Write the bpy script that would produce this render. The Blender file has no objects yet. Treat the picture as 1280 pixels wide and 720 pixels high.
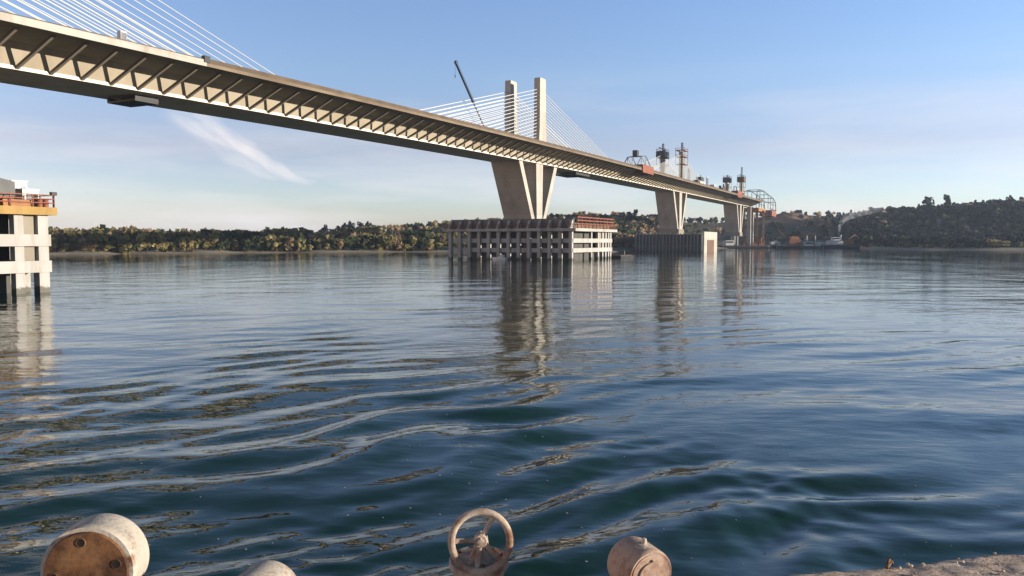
import bpy, bmesh, math, random
import numpy as np
from mathutils import Vector, Matrix, Quaternion

random.seed(7)
rng = np.random.default_rng(11)
scene = bpy.context.scene
COL = scene.collection
R = math.radians
PI = math.pi

# ------------------------------------------------------------------ frames
# the camera stands on the quay at the origin, 5.8 m above the river, looking along +Y
CAM_H = 5.8
BR_ANG = R(25.604)                       # direction of the bridge, clockwise from +Y
SA, CA = math.sin(BR_ANG), math.cos(BR_ANG)
BA = (4.9, 245.0)                        # the middle pier
BROT = PI / 2 - BR_ANG                   # local +x runs along the bridge


def W(s, q, z=0.0):
    """bridge frame (along, to the right, up) -> world"""
    return Vector((BA[0] + s * SA + q * CA, BA[1] + s * CA - q * SA, z))


SUN_AZ = R(101.0)                        # clockwise from +Y
SUN_EL = R(7.3)
SUN_DIR = Vector((math.sin(SUN_AZ) * math.cos(SUN_EL), math.cos(SUN_AZ) * math.cos(SUN_EL), math.sin(SUN_EL)))

# ------------------------------------------------------------------ mesh builder


class MB:
    def __init__(self):
        self.v = []
        self.f = []

    def add(self, vs, fs):
        o = len(self.v)
        self.v += [tuple(p) for p in vs]
        self.f += [tuple(i + o for i in f) for f in fs]

    def box(self, x0, x1, y0, y1, z0, z1):
        vs = [(x, y, z) for x in (x0, x1) for y in (y0, y1) for z in (z0, z1)]
        self.add(vs, [(0, 1, 3, 2), (4, 6, 7, 5), (0, 4, 5, 1), (2, 3, 7, 6), (0, 2, 6, 4), (1, 5, 7, 3)])
        return self

    def frame(self, p, q, up=(0, 0, 1)):
        p, q = Vector(p), Vector(q)
        d = (q - p).normalized()
        u = Vector(up)
        if abs(d.dot(u)) > .98:
            u = Vector((1, 0, 0))
        a = d.cross(u).normalized()
        b = a.cross(d).normalized()
        return p, q, a, b

    def beam(self, p, q, w, h, up=(0, 0, 1)):
        p, q, a, b = self.frame(p, q, up)
        vs = []
        for c in (p, q):
            vs += [c - a * w / 2 - b * h / 2, c + a * w / 2 - b * h / 2, c + a * w / 2 + b * h / 2, c - a * w / 2 + b * h / 2]
        self.add(vs, [(3, 2, 1, 0), (4, 5, 6, 7), (0, 1, 5, 4), (1, 2, 6, 5), (2, 3, 7, 6), (3, 0, 4, 7)])
        return self

    def tube(self, p, q, r0, r1=None, n=8, caps=True):
        r1 = r0 if r1 is None else r1
        p, q, a, b = self.frame(p, q)
        vs = []
        for c, r in ((p, r0), (q, r1)):
            for i in range(n):
                t = 2 * PI * i / n
                vs.append(c + a * math.cos(t) * r + b * math.sin(t) * r)
        fs = [(i, (i + 1) % n, n + (i + 1) % n, n + i) for i in range(n)]
        if caps:
            fs += [tuple(reversed(range(n))), tuple(range(n, 2 * n))]
        self.add(vs, fs)
        return self

    def path(self, pts, r, n=8):
        for a, b in zip(pts[:-1], pts[1:]):
            self.tube(a, b, r, r, n)
        return self

    def prism(self, poly, y0, y1):
        """polygon in (x, z) extruded along y"""
        n = len(poly)
        vs = [(x, y0, z) for x, z in poly] + [(x, y1, z) for x, z in poly]
        fs = [tuple(range(n)), tuple(reversed(range(n, 2 * n)))]
        fs += [(i, n + i, n + (i + 1) % n, (i + 1) % n) for i in range(n)]
        self.add(vs, fs)
        return self

    def loft(self, secs, caps=True, closed=True):
        n = len(secs[0])
        vs = [p for s in secs for p in s]
        fs = []
        for k in range(len(secs) - 1):
            for i in range(n if closed else n - 1):
                j = (i + 1) % n
                fs.append((k * n + i, k * n + j, (k + 1) * n + j, (k + 1) * n + i))
        if caps:
            fs += [tuple(reversed(range(n))), tuple((len(secs) - 1) * n + i for i in range(n))]
        self.add(vs, fs)
        return self

    def lathe(self, prof, c, axis, n=48):
        """profile of (distance along the axis, radius) turned about an axis"""
        c = Vector(c)
        d = Vector(axis).normalized()
        u = Vector((0, 0, 1)) if abs(d.z) < .95 else Vector((1, 0, 0))
        a = d.cross(u).normalized()
        b = a.cross(d).normalized()
        secs = []
        for h, r in prof:
            secs.append([c + d * h + (a * math.cos(2 * PI * i / n) + b * math.sin(2 * PI * i / n)) * max(r, 1e-4) for i in range(n)])
        return self.loft(secs)

    def build(self, name, mat, parent=None, smooth=False, bevel=0.0, loc=None, rotz=None):
        me = bpy.data.meshes.new(name)
        me.from_pydata(self.v, [], self.f)
        bm = bmesh.new()
        bm.from_mesh(me)
        bmesh.ops.recalc_face_normals(bm, faces=bm.faces)
        bm.to_mesh(me)
        bm.free()
        o = bpy.data.objects.new(name, me)
        COL.objects.link(o)
        me.materials.append(mat)
        if smooth:
            for p in me.polygons:
                p.use_smooth = True
            try:
                me.set_sharp_from_angle(angle=R(38))
            except Exception:
                pass
        if bevel:
            m = o.modifiers.new('bevel', 'BEVEL')
            m.width = bevel
            m.segments = 2
            m.limit_method = 'ANGLE'
        if parent is not None:
            o.parent = parent
        if loc is not None:
            o.location = loc
        if rotz is not None:
            o.rotation_euler.z = rotz
        return o


def tag(o, label=None, cat=None, group=None, kind=None):
    if label:
        o['label'] = label
    if cat:
        o['category'] = cat
    if group:
        o['group'] = group
    if kind:
        o['kind'] = kind
    return o


def thing(name, label, cat, loc=(0, 0, 0), rotz=0.0, group=None):
    o = bpy.data.objects.new(name, None)
    o.empty_display_size = .2
    COL.objects.link(o)
    o.location = loc
    o.rotation_euler.z = rotz
    return tag(o, label, cat, group)


def copy_tree(o, parent=None):
    c = o.copy()
    COL.objects.link(c)
    c.parent = parent
    for ch in list(o.children):
        copy_tree(ch, c)
    return c


# ------------------------------------------------------------------ materials
def new_mat(name):
    m = bpy.data.materials.new(name)
    m.use_nodes = True
    nt = m.node_tree
    b = nt.nodes['Principled BSDF']
    return m, nt, b


def N(nt, typ, **kw):
    n = nt.nodes.new(typ)
    for k, v in kw.items():
        setattr(n, k, v)
    return n


def noise(nt, vec, scale, detail=5, rough=.6, stretch=None):
    if stretch:
        mp = N(nt, 'ShaderNodeMapping')
        mp.inputs['Scale'].default_value = stretch
        nt.links.new(vec, mp.inputs['Vector'])
        vec = mp.outputs['Vector']
    n = N(nt, 'ShaderNodeTexNoise')
    n.inputs['Scale'].default_value = scale
    n.inputs['Detail'].default_value = detail
    n.inputs['Roughness'].default_value = rough
    nt.links.new(vec, n.inputs['Vector'])
    return n.outputs['Fac']


def ramp(nt, fac, stops):
    r = N(nt, 'ShaderNodeValToRGB')
    e = r.color_ramp.elements
    while len(e) < len(stops):
        e.new(.5)
    for el, (p, c) in zip(e, stops):
        el.position = p
        el.color = (*c, 1) if len(c) == 3 else c
    nt.links.new(fac, r.inputs['Fac'])
    return r.outputs['Color']


def mix(nt, fac, a, b, mode='MIX'):
    m = N(nt, 'ShaderNodeMix', data_type='RGBA', blend_type=mode)
    for sock, val in ((m.inputs['Factor'], fac), (m.inputs[6], a), (m.inputs[7], b)):
        if isinstance(val, (int, float)):
            sock.default_value = val
        elif isinstance(val, tuple):
            sock.default_value = (*val, 1) if len(val) == 3 else val
        else:
            nt.links.new(val, sock)
    return m.outputs[2]


def surf(name, base, alt, scale=.5, rough=.8, stain=None, stain_amt=.4, bump=.1, bscale=None, metal=0.0, streak=(1, 1, .15), stain_lo=.48, stain_hi=.68, k=.42, joints=0, wet=False):
    """mottled surface: two tones, streaky stains, fine bump"""
    m, nt, b = new_mat(name)
    tc = N(nt, 'ShaderNodeTexCoord').outputs['Object']
    n1 = noise(nt, tc, scale, 6)
    base, alt = [tuple(v * k for v in c) for c in (base, alt)]
    stain = tuple(v * k for v in stain) if stain else None
    col = ramp(nt, n1, [(.32, base), (.68, alt)])
    if stain:
        n2 = noise(nt, tc, scale * 1.7, 5, .65, streak)
        st = ramp(nt, n2, [(stain_lo, (0, 0, 0)), (stain_hi, (1, 1, 1))])
        mm = N(nt, 'ShaderNodeMath', operation='MULTIPLY')
        nt.links.new(st, mm.inputs[0])
        mm.inputs[1].default_value = stain_amt
        col = mix(nt, mm.outputs[0], col, stain)
    if joints or wet:
        sp = N(nt, 'ShaderNodeSeparateXYZ')
        nt.links.new(N(nt, 'ShaderNodeNewGeometry').outputs['Position'], sp.inputs[0])
    if joints:                                    # pour lines
        dv = N(nt, 'ShaderNodeMath', operation='DIVIDE')
        nt.links.new(sp.outputs['Z'], dv.inputs[0])
        dv.inputs[1].default_value = joints
        fr = N(nt, 'ShaderNodeMath', operation='FRACT')
        nt.links.new(dv.outputs[0], fr.inputs[0])
        ln = ramp(nt, fr.outputs[0], [(0, (1, 1, 1)), (.05, (0, 0, 0))])
        lift = N(nt, 'ShaderNodeTexWhiteNoise', noise_dimensions='1D')
        fl = N(nt, 'ShaderNodeMath', operation='FLOOR')
        nt.links.new(dv.outputs[0], fl.inputs[0])
        nt.links.new(fl.outputs[0], lift.inputs['W'])
        tone = ramp(nt, lift.outputs['Value'], [(0, (.86, .86, .86)), (1, (1.0, 1.0, 1.0))])
        col = mix(nt, 1.0, col, tone, 'MULTIPLY')
        m1 = N(nt, 'ShaderNodeMath', operation='MULTIPLY')
        nt.links.new(ln, m1.inputs[0])
        m1.inputs[1].default_value = .35
        col = mix(nt, m1.outputs[0], col, tuple(v * .45 for v in base))
    if wet:                                       # tide mark: algae and damp up to a ragged line
        w = N(nt, 'ShaderNodeMath', operation='MULTIPLY_ADD')
        nt.links.new(noise(nt, tc, 1.2, 4), w.inputs[0])
        w.inputs[1].default_value = -1.1
        nt.links.new(sp.outputs['Z'], w.inputs[2])
        wr = ramp(nt, w.outputs[0], [(.38, (1, 1, 1)), (.62, (0, 0, 0))])
        m2 = N(nt, 'ShaderNodeMath', operation='MULTIPLY')
        nt.links.new(wr, m2.inputs[0])
        m2.inputs[1].default_value = .8
        col = mix(nt, m2.outputs[0], col, (.045, .042, .028))
    nt.links.new(col, b.inputs['Base Color'])
    b.inputs['Roughness'].default_value = rough
    b.inputs['Metallic'].default_value = metal
    b.inputs['Specular IOR Level'].default_value = .3
    if bump:
        bp = N(nt, 'ShaderNodeBump')
        bp.inputs['Strength'].default_value = bump
        bp.inputs['Distance'].default_value = .05
        nt.links.new(noise(nt, tc, bscale or scale * 8, 4), bp.inputs['Height'])
        nt.links.new(bp.outputs['Normal'], b.inputs['Normal'])
    return m


def foliage(name, c1, c2, scale=.35, k=1.75):
    m, nt, b = new_mat(name)
    c1, c2 = [tuple(v * k for v in c) for c in (c1, c2)]
    tc = N(nt, 'ShaderNodeTexCoord').outputs['Object']
    col = ramp(nt, noise(nt, tc, scale, 3), [(.35, c1), (.65, c2)])
    oi = N(nt, 'ShaderNodeObjectInfo').outputs['Random']
    hs = N(nt, 'ShaderNodeHueSaturation')
    mr = N(nt, 'ShaderNodeMapRange')
    mr.inputs['To Min'].default_value = .75
    mr.inputs['To Max'].default_value = 1.25
    nt.links.new(oi, mr.inputs['Value'])
    nt.links.new(mr.outputs['Result'], hs.inputs['Value'])
    nt.links.new(col, hs.inputs['Color'])
    nt.links.new(hs.outputs['Color'], b.inputs['Base Color'])
    tr = N(nt, 'ShaderNodeBsdfTranslucent')
    nt.links.new(hs.outputs['Color'], tr.inputs['Color'])
    mx = N(nt, 'ShaderNodeMixShader')
    mx.inputs[0].default_value = .5
    nt.links.new(b.outputs[0], mx.inputs[1])
    nt.links.new(tr.outputs[0], mx.inputs[2])
    nt.links.new(mx.outputs[0], nt.nodes['Material Output'].inputs['Surface'])
    b.inputs['Roughness'].default_value = .9
    b.inputs['Specular IOR Level'].default_value = .1
    return m


M = {}
M['conc'] = surf('bridge_concrete', (.40, .345, .27), (.50, .44, .35), .12, .85, (.24, .19, .13), .5, .15, 3, joints=3.0)
M['conc_pale'] = surf('pale_concrete', (.60, .555, .48), (.70, .65, .57), .2, .8, (.40, .33, .25), .6, .1, 3, k=.47, joints=3.4)
M['conc_web'] = surf('web_concrete', (.36, .30, .22), (.45, .385, .29), .10, .85, (.25, .19, .12), .5, .12, 3, streak=(1, 1, .3), k=.62)
M['conc_flange'] = surf('flange_concrete', (.60, .54, .46), (.70, .63, .54), .2, .8, (.42, .35, .26), .5, .1, 3, k=.85)
M['conc_brown'] = surf('formed_concrete', (.27, .20, .135), (.37, .28, .19), .15, .85, (.16, .10, .06), .6, .1, 3, streak=(.3, 1, 1))
M['screen'] = surf('brown_screen', (.13, .088, .055), (.20, .14, .09), .3, .8, (.28, .2, .12), .5, .1, 3, streak=(.5, 1, 1))
M['strut'] = surf('strut_concrete', (.34, .28, .21), (.42, .35, .27), .4, .85, None, 0, .1)
M['cable'] = surf('white_cable_duct', (.80, .79, .76), (.84, .83, .80), .2, .5, None, 0, 0, k=.50)
M['fender'] = surf('fender_concrete', (.50, .475, .44), (.62, .59, .55), .25, .85, (.28, .21, .14), .6, .2, 4, k=.50, wet=True)
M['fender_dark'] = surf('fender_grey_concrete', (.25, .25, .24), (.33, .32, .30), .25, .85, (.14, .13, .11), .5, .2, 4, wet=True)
M['cap_shade'] = surf('shade_dark_concrete', (.25, .24, .22), (.32, .30, .27), .25, .85, (.12, .11, .09), .5, .1, k=.22)  # near-black tone carries the deep shade inside the fender platforms
M['yellow'] = surf('ochre_plywood', (.50, .30, .07), (.60, .38, .12), .5, .75, (.30, .16, .05), .5, .1)
M['rustred'] = surf('rust_red_paint', (.36, .10, .055), (.48, .17, .09), .4, .7, (.20, .07, .04), .6, .1)
M['orange'] = surf('orange_paint', (.55, .20, .05), (.62, .28, .09), .4, .6, (.3, .1, .04), .5, .05)
M['white'] = surf('white_paint', (.74, .72, .68), (.80, .78, .74), .4, .6, (.5, .45, .38), .4, .05, k=.62)
M['grey'] = surf('grey_steel', (.22, .23, .25), (.30, .31, .33), .5, .55, (.15, .13, .12), .5, .05, metal=.2)
M['darkgrey'] = surf('dark_steel', (.05, .052, .058), (.085, .085, .09), .5, .6, (.09, .06, .04), .5, .05)
M['bluesteel'] = surf('dark_blue_paint', (.06, .10, .17), (.09, .13, .21), .4, .5, (.12, .12, .13), .4, .02)
M['navy'] = surf('navy_hull', (.018, .04, .10), (.03, .06, .13), .3, .5, (.1, .07, .05), .4, .05)
M['black'] = surf('black_hull', (.018, .018, .022), (.035, .033, .035), .3, .6, (.08, .05, .035), .5, .05)
M['glass'] = surf('dark_glass', (.02, .025, .03), (.03, .035, .045), 1, .12, None, 0, 0)
M['rubber'] = surf('tyre_rubber', (.02, .02, .02), (.035, .033, .03), 3, .9, None, 0, .05)
M['tarp'] = surf('grey_tarpaulin', (.17, .17, .17), (.24, .235, .23), .6, .8, None, 0, .1)
M['brownsteel'] = surf('brown_scaffold', (.20, .11, .06), (.28, .17, .10), .4, .8, (.1, .05, .03), .5, .05)
M['pile'] = surf('sheet_pile_steel', (.34, .36, .37), (.44, .45, .45), .2, .75, (.12, .09, .065), .6, .1, 3, wet=True)
M['foil'] = [
    foliage('leaf_olive', (.105, .092, .038), (.145, .125, .052)),
    foliage('leaf_yellow', (.145, .118, .055), (.18, .145, .068)),
    foliage('leaf_dark_green', (.032, .042, .022), (.055, .065, .03), k=1.5),
    foliage('leaf_brown', (.135, .095, .055), (.18, .125, .075)),
    foliage('leaf_bare_grey', (.055, .052, .058), (.085, .078, .08), k=.6),
    foliage('leaf_evergreen', (.016, .020, .028), (.025, .030, .036), k=.75),
]
M['bark'] = surf('bark', (.06, .045, .03), (.10, .075, .05), 1.5, .9, None, 0, .3)

# water
def water_mat():
    m, nt, b = new_mat('river_water')
    geo = N(nt, 'ShaderNodeNewGeometry').outputs['Position']
    # turbid green river water; the surface does the rest
    col = ramp(nt, noise(nt, geo, .03, 3), [(.35, (.0035, .0165, .0115)), (.65, (.0050, .0215, .0140))])
    nt.links.new(col, b.inputs['Base Color'])
    b.inputs['IOR'].default_value = 1.33
    b.inputs['Roughness'].default_value = .03
    b.inputs['Specular IOR Level'].default_value = .5
    # small ripples, broken into calm and ruffled patches
    patch = ramp(nt, noise(nt, geo, .055, 3, .5, (1, .45, 1)), [(.36, (.42,) * 3), (.64, (1, 1, 1))])
    n1 = noise(nt, geo, .9, 3, .55, (.55, 1.0, 1))
    n2 = noise(nt, geo, 3.6, 3, .6, (.6, 1.0, 1))
    n3 = noise(nt, geo, .22, 3, .5, (.5, 1.0, 1))
    a = N(nt, 'ShaderNodeMath', operation='MULTIPLY')
    nt.links.new(n2, a.inputs[0])
    a.inputs[1].default_value = .085
    s0 = N(nt, 'ShaderNodeMath', operation='MULTIPLY_ADD')
    nt.links.new(n3, s0.inputs[0])
    s0.inputs[1].default_value = 1.6
    nt.links.new(a.outputs[0], s0.inputs[2])
    s = N(nt, 'ShaderNodeMath', operation='MULTIPLY_ADD')
    nt.links.new(n1, s.inputs[0])
    s.inputs[1].default_value = .55
    nt.links.new(s0.outputs[0], s.inputs[2])
    p = N(nt, 'ShaderNodeMath', operation='MULTIPLY')
    nt.links.new(s.outputs[0], p.inputs[0])
    nt.links.new(patch, p.inputs[1])
    bp = N(nt, 'ShaderNodeBump')
    bp.inputs['Strength'].default_value = 1
    bp.inputs['Distance'].default_value = WATER_BUMP
    nt.links.new(p.outputs[0], bp.inputs['Height'])
    nt.links.new(bp.outputs['Normal'], b.inputs['Normal'])
    return m


WATER_BUMP = .085
M['water'] = water_mat()


def ground_mat():
    """sand by the water, dry grass, ploughed brown earth higher up"""
    m, nt, b = new_mat('bank_ground')
    geo = N(nt, 'ShaderNodeNewGeometry').outputs['Position']
    sep = N(nt, 'ShaderNodeSeparateXYZ')
    nt.links.new(geo, sep.inputs[0])
    n1 = noise(nt, geo, .03, 5)
    n2 = noise(nt, geo, .25, 4)
    grass = ramp(nt, n1, [(.35, (.06, .05, .026)), (.5, (.085, .06, .034)), (.65, (.125, .07, .038))])
    sand = ramp(nt, n2, [(.3, (.20, .165, .125)), (.7, (.27, .225, .17))])
    mr = N(nt, 'ShaderNodeMapRange')
    mr.inputs['From Min'].default_value = 2.3
    mr.inputs['From Max'].default_value = 3.3
    nt.links.new(sep.outputs['Z'], mr.inputs['Value'])
    col = mix(nt, mr.outputs['Result'], sand, grass)
    wet = N(nt, 'ShaderNodeMapRange')
    wet.inputs['From Min'].default_value = .25
    wet.inputs['From Max'].default_value = .6
    nt.links.new(sep.outputs['Z'], wet.inputs['Value'])
    col = mix(nt, wet.outputs['Result'], (.075, .06, .045), col)
    nt.links.new(col, b.inputs['Base Color'])
    b.inputs['Roughness'].default_value = .95
    b.inputs['Specular IOR Level'].default_value = .1
    return m


M['ground'] = ground_mat()
M['earth'] = surf('bare_orange_earth', (.36, .20, .11), (.44, .26, .15), .1, .95, (.25, .14, .08), .5, .2)

# ------------------------------------------------------------------ world and sun
world = bpy.data.worlds.new('World')
scene.world = world
world.use_nodes = True
wn = world.node_tree
wn.nodes.clear()
out = N(wn, 'ShaderNodeOutputWorld')
bg = N(wn, 'ShaderNodeBackground')
SKY_FLIP = True
sky = N(wn, 'ShaderNodeTexSky', sky_type='NISHITA')
sky.sun_disc = False
sky.sun_elevation = SUN_EL
sky.sun_rotation = 2 * PI - SUN_AZ if SKY_FLIP else SUN_AZ
sky.altitude = 0
sky.air_density = 1.0
sky.dust_density = .6
sky.ozone_density = 3.0
SKY_STRENGTH = .15
tcw = N(wn, 'ShaderNodeTexCoord').outputs['Generated']


def dotc(vec):
    d = N(wn, 'ShaderNodeVectorMath', operation='DOT_PRODUCT')
    wn.links.new(tcw, d.inputs[0])
    d.inputs[1].default_value = vec
    return d.outputs['Value']


def wm(op, a, b=None, clamp=False):
    n = N(wn, 'ShaderNodeMath', operation=op, use_clamp=clamp)
    for i, v in enumerate((a, b)):
        if v is None:
            continue
        if isinstance(v, (int, float)):
            n.inputs[i].default_value = v
        else:
            wn.links.new(v, n.inputs[i])
    return n.outputs[0]


def dir_px(x, y):
    p = math.atan(59 / 1000)
    cx, cy = (x - 640) / 1000, -(y - 360) / 1000
    return Vector((cx, math.cos(p) + cy * math.sin(p), -math.sin(p) + cy * math.cos(p))).normalized()


# one slim cirrus streak low in the west, and a thin veil near the horizon
C0 = dir_px(300, 190)
U0 = (dir_px(375, 234) - dir_px(240, 150)).normalized()
U0 = (U0 - C0 * U0.dot(C0)).normalized()
V0 = C0.cross(U0)
cu, cv, cc = dotc(U0), dotc(V0), dotc(C0)
uvw = N(wn, 'ShaderNodeCombineXYZ')
wn.links.new(cu, uvw.inputs[0])
wn.links.new(cv, uvw.inputs[1])
nz = noise(wn, uvw.outputs[0], 9, 5, .6, (1.2, 6, 1))
nw = noise(wn, uvw.outputs[0], 14, 2, .5)
# tapering streak: half width shrinks along +u
hw = wm('MULTIPLY_ADD', cu, -.16)
wn.nodes[-1].inputs[2].default_value = .018
hw = wm('MAXIMUM', hw, .0035)
bow = wm('MULTIPLY', wm('MULTIPLY', cu, cu), 1.7)
cvw = wm('ADD', wm('ADD', cv, bow), wm('MULTIPLY', wm('SUBTRACT', nw, .5), .03))
across = wm('SUBTRACT', 1.0, wm('POWER', wm('DIVIDE', wm('ABSOLUTE', cvw), hw), 2.0), True)
along = wm('SUBTRACT', 1.0, wm('POWER', wm('DIVIDE', wm('ABSOLUTE', cu), .095), 4.0), True)
front = wm('GREATER_THAN', cc, 0.0)
streak = wm('MULTIPLY', wm('MULTIPLY', across, along), front)
fib = wm('MULTIPLY', wm('SUBTRACT', nz, .30, True), 2.6, True)
streak = wm('MULTIPLY', streak, fib, True)
sepw = N(wn, 'ShaderNodeSeparateXYZ')
wn.links.new(tcw, sepw.inputs[0])
veil_n = noise(wn, tcw, 3.0, 5, .55, (1, 1, 7))
veil = wm('MULTIPLY', wm('SUBTRACT', veil_n, .43, True), 2.2, True)
low = N(wn, 'ShaderNodeMapRange')
low.interpolation_type = 'SMOOTHSTEP'
low.inputs['From Min'].default_value = .24
low.inputs['From Max'].default_value = .03
wn.links.new(sepw.outputs['Z'], low.inputs['Value'])
veil = wm('MULTIPLY', veil, low.outputs['Result'])
cloud_f = wm('MAXIMUM', streak, veil, True)
bg.inputs['Strength'].default_value = SKY_STRENGTH
CLOUD = (2.7, 2.58, 2.6)
sepz = N(wn, 'ShaderNodeSeparateXYZ')
wn.links.new(tcw, sepz.inputs[0])
air = ramp(wn, sepz.outputs['Z'], [(p, tuple(v / 1.3 for v in c)) for p, c in (
    (0, (.90, .85, 1.18)), (.05, (.91, .84, 1.08)), (.11, (.94, .67, .76)), (.20, (.99, .80, .85)), (.30, (1.02, .84, .92)), (.40, (.84, .74, .74)), (.52, (.68, .63, .59)), (.8, (.42, .40, .38)))])
scl = N(wn, 'ShaderNodeVectorMath', operation='SCALE')
wn.links.new(air, scl.inputs[0])
scl.inputs['Scale'].default_value = 1.3
skyblue = mix(wn, 1.0, sky.outputs['Color'], scl.outputs[0], 'MULTIPLY')
skycol = mix(wn, cloud_f, skyblue, CLOUD)
wn.links.new(skycol, bg.inputs['Color'])
wn.links.new(bg.outputs[0], out.inputs['Surface'])

sl = bpy.data.lights.new('sun', 'SUN')
sl.energy = 4.9
sl.angle = R(.5)
sl.color = (1, .90, .76)
so = bpy.data.objects.new('sun', sl)
COL.objects.link(so)
so.rotation_euler = SUN_DIR.to_track_quat('Z', 'Y').to_euler()

scene.view_settings.view_transform = 'Standard'
scene.view_settings.look = 'None'
scene.view_settings.gamma = 1
scene.view_settings.exposure = 1.27

# ------------------------------------------------------------------ thin river haze
def haze():
    m = MB()
    m.box(-3300, 3300, -60, 3300, -8, 66)
    mt = bpy.data.materials.new('haze_volume')
    mt.use_nodes = True
    nt = mt.node_tree
    nt.nodes.clear()
    o = N(nt, 'ShaderNodeOutputMaterial')
    v = N(nt, 'ShaderNodeVolumePrincipled')
    v.inputs['Color'].default_value = (.66, .80, 1, 1)
    v.inputs['Density'].default_value = .00010
    v.inputs['Anisotropy'].default_value = .2
    nt.links.new(v.outputs[0], o.inputs['Volume'])
    tag(m.build('haze', mt), 'thin pale haze over the river and far bank', 'haze', kind='stuff')


haze()

# ------------------------------------------------------------------ camera
cam = bpy.data.cameras.new('camera')
cam.sensor_width = 36
cam.lens = 36 * 1000 / 1280
cam.clip_end = 12000
cam.clip_start = .05
co = bpy.data.objects.new('camera', cam)
COL.objects.link(co)
co.location = (0, 0, CAM_H)
co.rotation_euler = (PI / 2 - math.atan(59 / 1000), 0, 0)
scene.camera = co

# ------------------------------------------------------------------ river


M['foam'] = surf('foam', (.45, .45, .40), (.55, .55, .5), 3, .9, None, 0, 0)


RIVER_Z = .42


def build_river():
    # one sheet, finely divided near the quay, coarser with distance
    th = np.linspace(R(-80), R(80), 900)
    rr = [2.0]
    while rr[-1] < 3000:
        rr.append(rr[-1] * (1.0065 if rr[-1] < 120 else (1.02 if rr[-1] < 700 else 1.2)))
    rr = np.array(rr)
    TH, RR = np.meshgrid(th, rr)
    X = RR * np.sin(TH)
    Y = RR * np.cos(TH)
    Z = np.full_like(X, RIVER_Z)
    main = math.atan2(.80, -.60)            # waves run away from the quay, to the left
    g = np.random.default_rng(5)
    # slow patchiness so that wave groups come and go
    def lowf(k, seed):
        gg = np.random.default_rng(seed)
        o = np.zeros_like(X)
        for _ in range(7):
            a = gg.uniform(0, 2 * PI)
            kk = k * gg.uniform(.6, 1.5)
            o += np.sin(kk * (X * math.cos(a) + Y * math.sin(a)) + gg.uniform(0, 2 * PI))
        return o / 2.2
    wx = lowf(2 * PI / 14, 1) * .55
    wy = lowf(2 * PI / 12, 2) * .55
    Xw, Yw = X + wx, Y + wy
    env1 = np.clip(.65 + .45 * lowf(2 * PI / 22, 3), .12, 1.5)
    env2 = np.clip(.6 + .5 * lowf(2 * PI / 13, 4), .08, 1.6)
    env3 = np.clip(.5 + .6 * lowf(2 * PI / 7, 6), 0, 1.7)
    comps = []
    for i in range(13):
        lam = g.uniform(1.5, 3.5)
        comps.append((lam, main + g.normal(0, .22), .046 * g.uniform(.5, 1.1), env1))
    for i in range(16):
        lam = g.uniform(.9, 2.2)
        comps.append((lam, main + g.normal(0, .55), .026 * g.uniform(.5, 1.1), env2))
    for i in range(18):
        lam = g.uniform(.55, 1.2)
        comps.append((lam, main + g.normal(0, .8), .033 * g.uniform(.5, 1.1), env3))
    for i in range(8):
        lam = g.uniform(5, 11)
        comps.append((lam, main + g.normal(0, .45), .016 * g.uniform(.5, 1.1), 1.0))
    for lam, a, slope, env in comps:
        k = 2 * PI / lam
        amp = slope / k
        ph = k * (Xw * math.cos(a) + Yw * math.sin(a)) + g.uniform(0, 2 * PI)
        fade = np.clip((lam * 26 - RR) / (lam * 12), 0, 1)
        fade = fade * (.30 + .70 / (1 + (RR / 30) ** 4))
        w = np.sin(ph)
        w = w + .22 * np.cos(2 * ph) * -1
        Z += amp * env * fade * w
    nr, nt_ = X.shape
    co_ = np.stack([X, Y, Z], -1).reshape(-1, 3).astype(np.float32)
    idx = np.arange(nr * nt_).reshape(nr, nt_)
    q = np.stack([idx[:-1, :-1], idx[:-1, 1:], idx[1:, 1:], idx[1:, :-1]], -1).reshape(-1, 4)[:, ::-1]
    me = bpy.data.meshes.new('river')
    me.vertices.add(len(co_))
    me.vertices.foreach_set('co', co_.ravel())
    me.loops.add(q.size)
    me.loops.foreach_set('vertex_index', q.ravel().astype(np.int32))
    me.polygons.add(len(q))
    me.polygons.foreach_set('loop_start', np.arange(0, q.size, 4, dtype=np.int32))
    me.polygons.foreach_set('use_smooth', np.ones(len(q), dtype=bool))
    me.update(calc_edges=True)
    me.validate()
    if me.polygons[0].normal.z < 0:
        me.flip_normals()
    o = bpy.data.objects.new('river', me)
    me.materials.append(M['water'])
    COL.objects.link(o)
    # a few flecks of foam drifting near the quay
    fm = MB()
    near = np.argwhere((RR > 8) & (RR < 26) & (np.abs(TH) < R(42)))
    for _ in range(260):
        i, j = near[g.integers(0, len(near))]
        c = Vector((X[i, j], Y[i, j], Z[i, j] + .004))
        rad = g.uniform(.008, .024)
        fm.add([c + Vector((math.cos(a) * rad * (1 + .3 * math.sin(3 * a)), math.sin(a) * rad, h)) for h in (0, .006) for a in np.linspace(0, 2 * PI, 7)[:-1]],
               [(0, 1, 7, 6), (1, 2, 8, 7), (2, 3, 9, 8), (3, 4, 10, 9), (4, 5, 11, 10), (5, 0, 6, 11), (6, 7, 8, 9, 10, 11)])
    tag(fm.build('foam_flecks', M['foam']), 'tiny pale flecks of foam scattered on the water near the quay', 'foam', kind='stuff')
    tag(o, 'wide rippling blue green river between the quay and far bank', 'river', kind='structure')


build_river()

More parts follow.
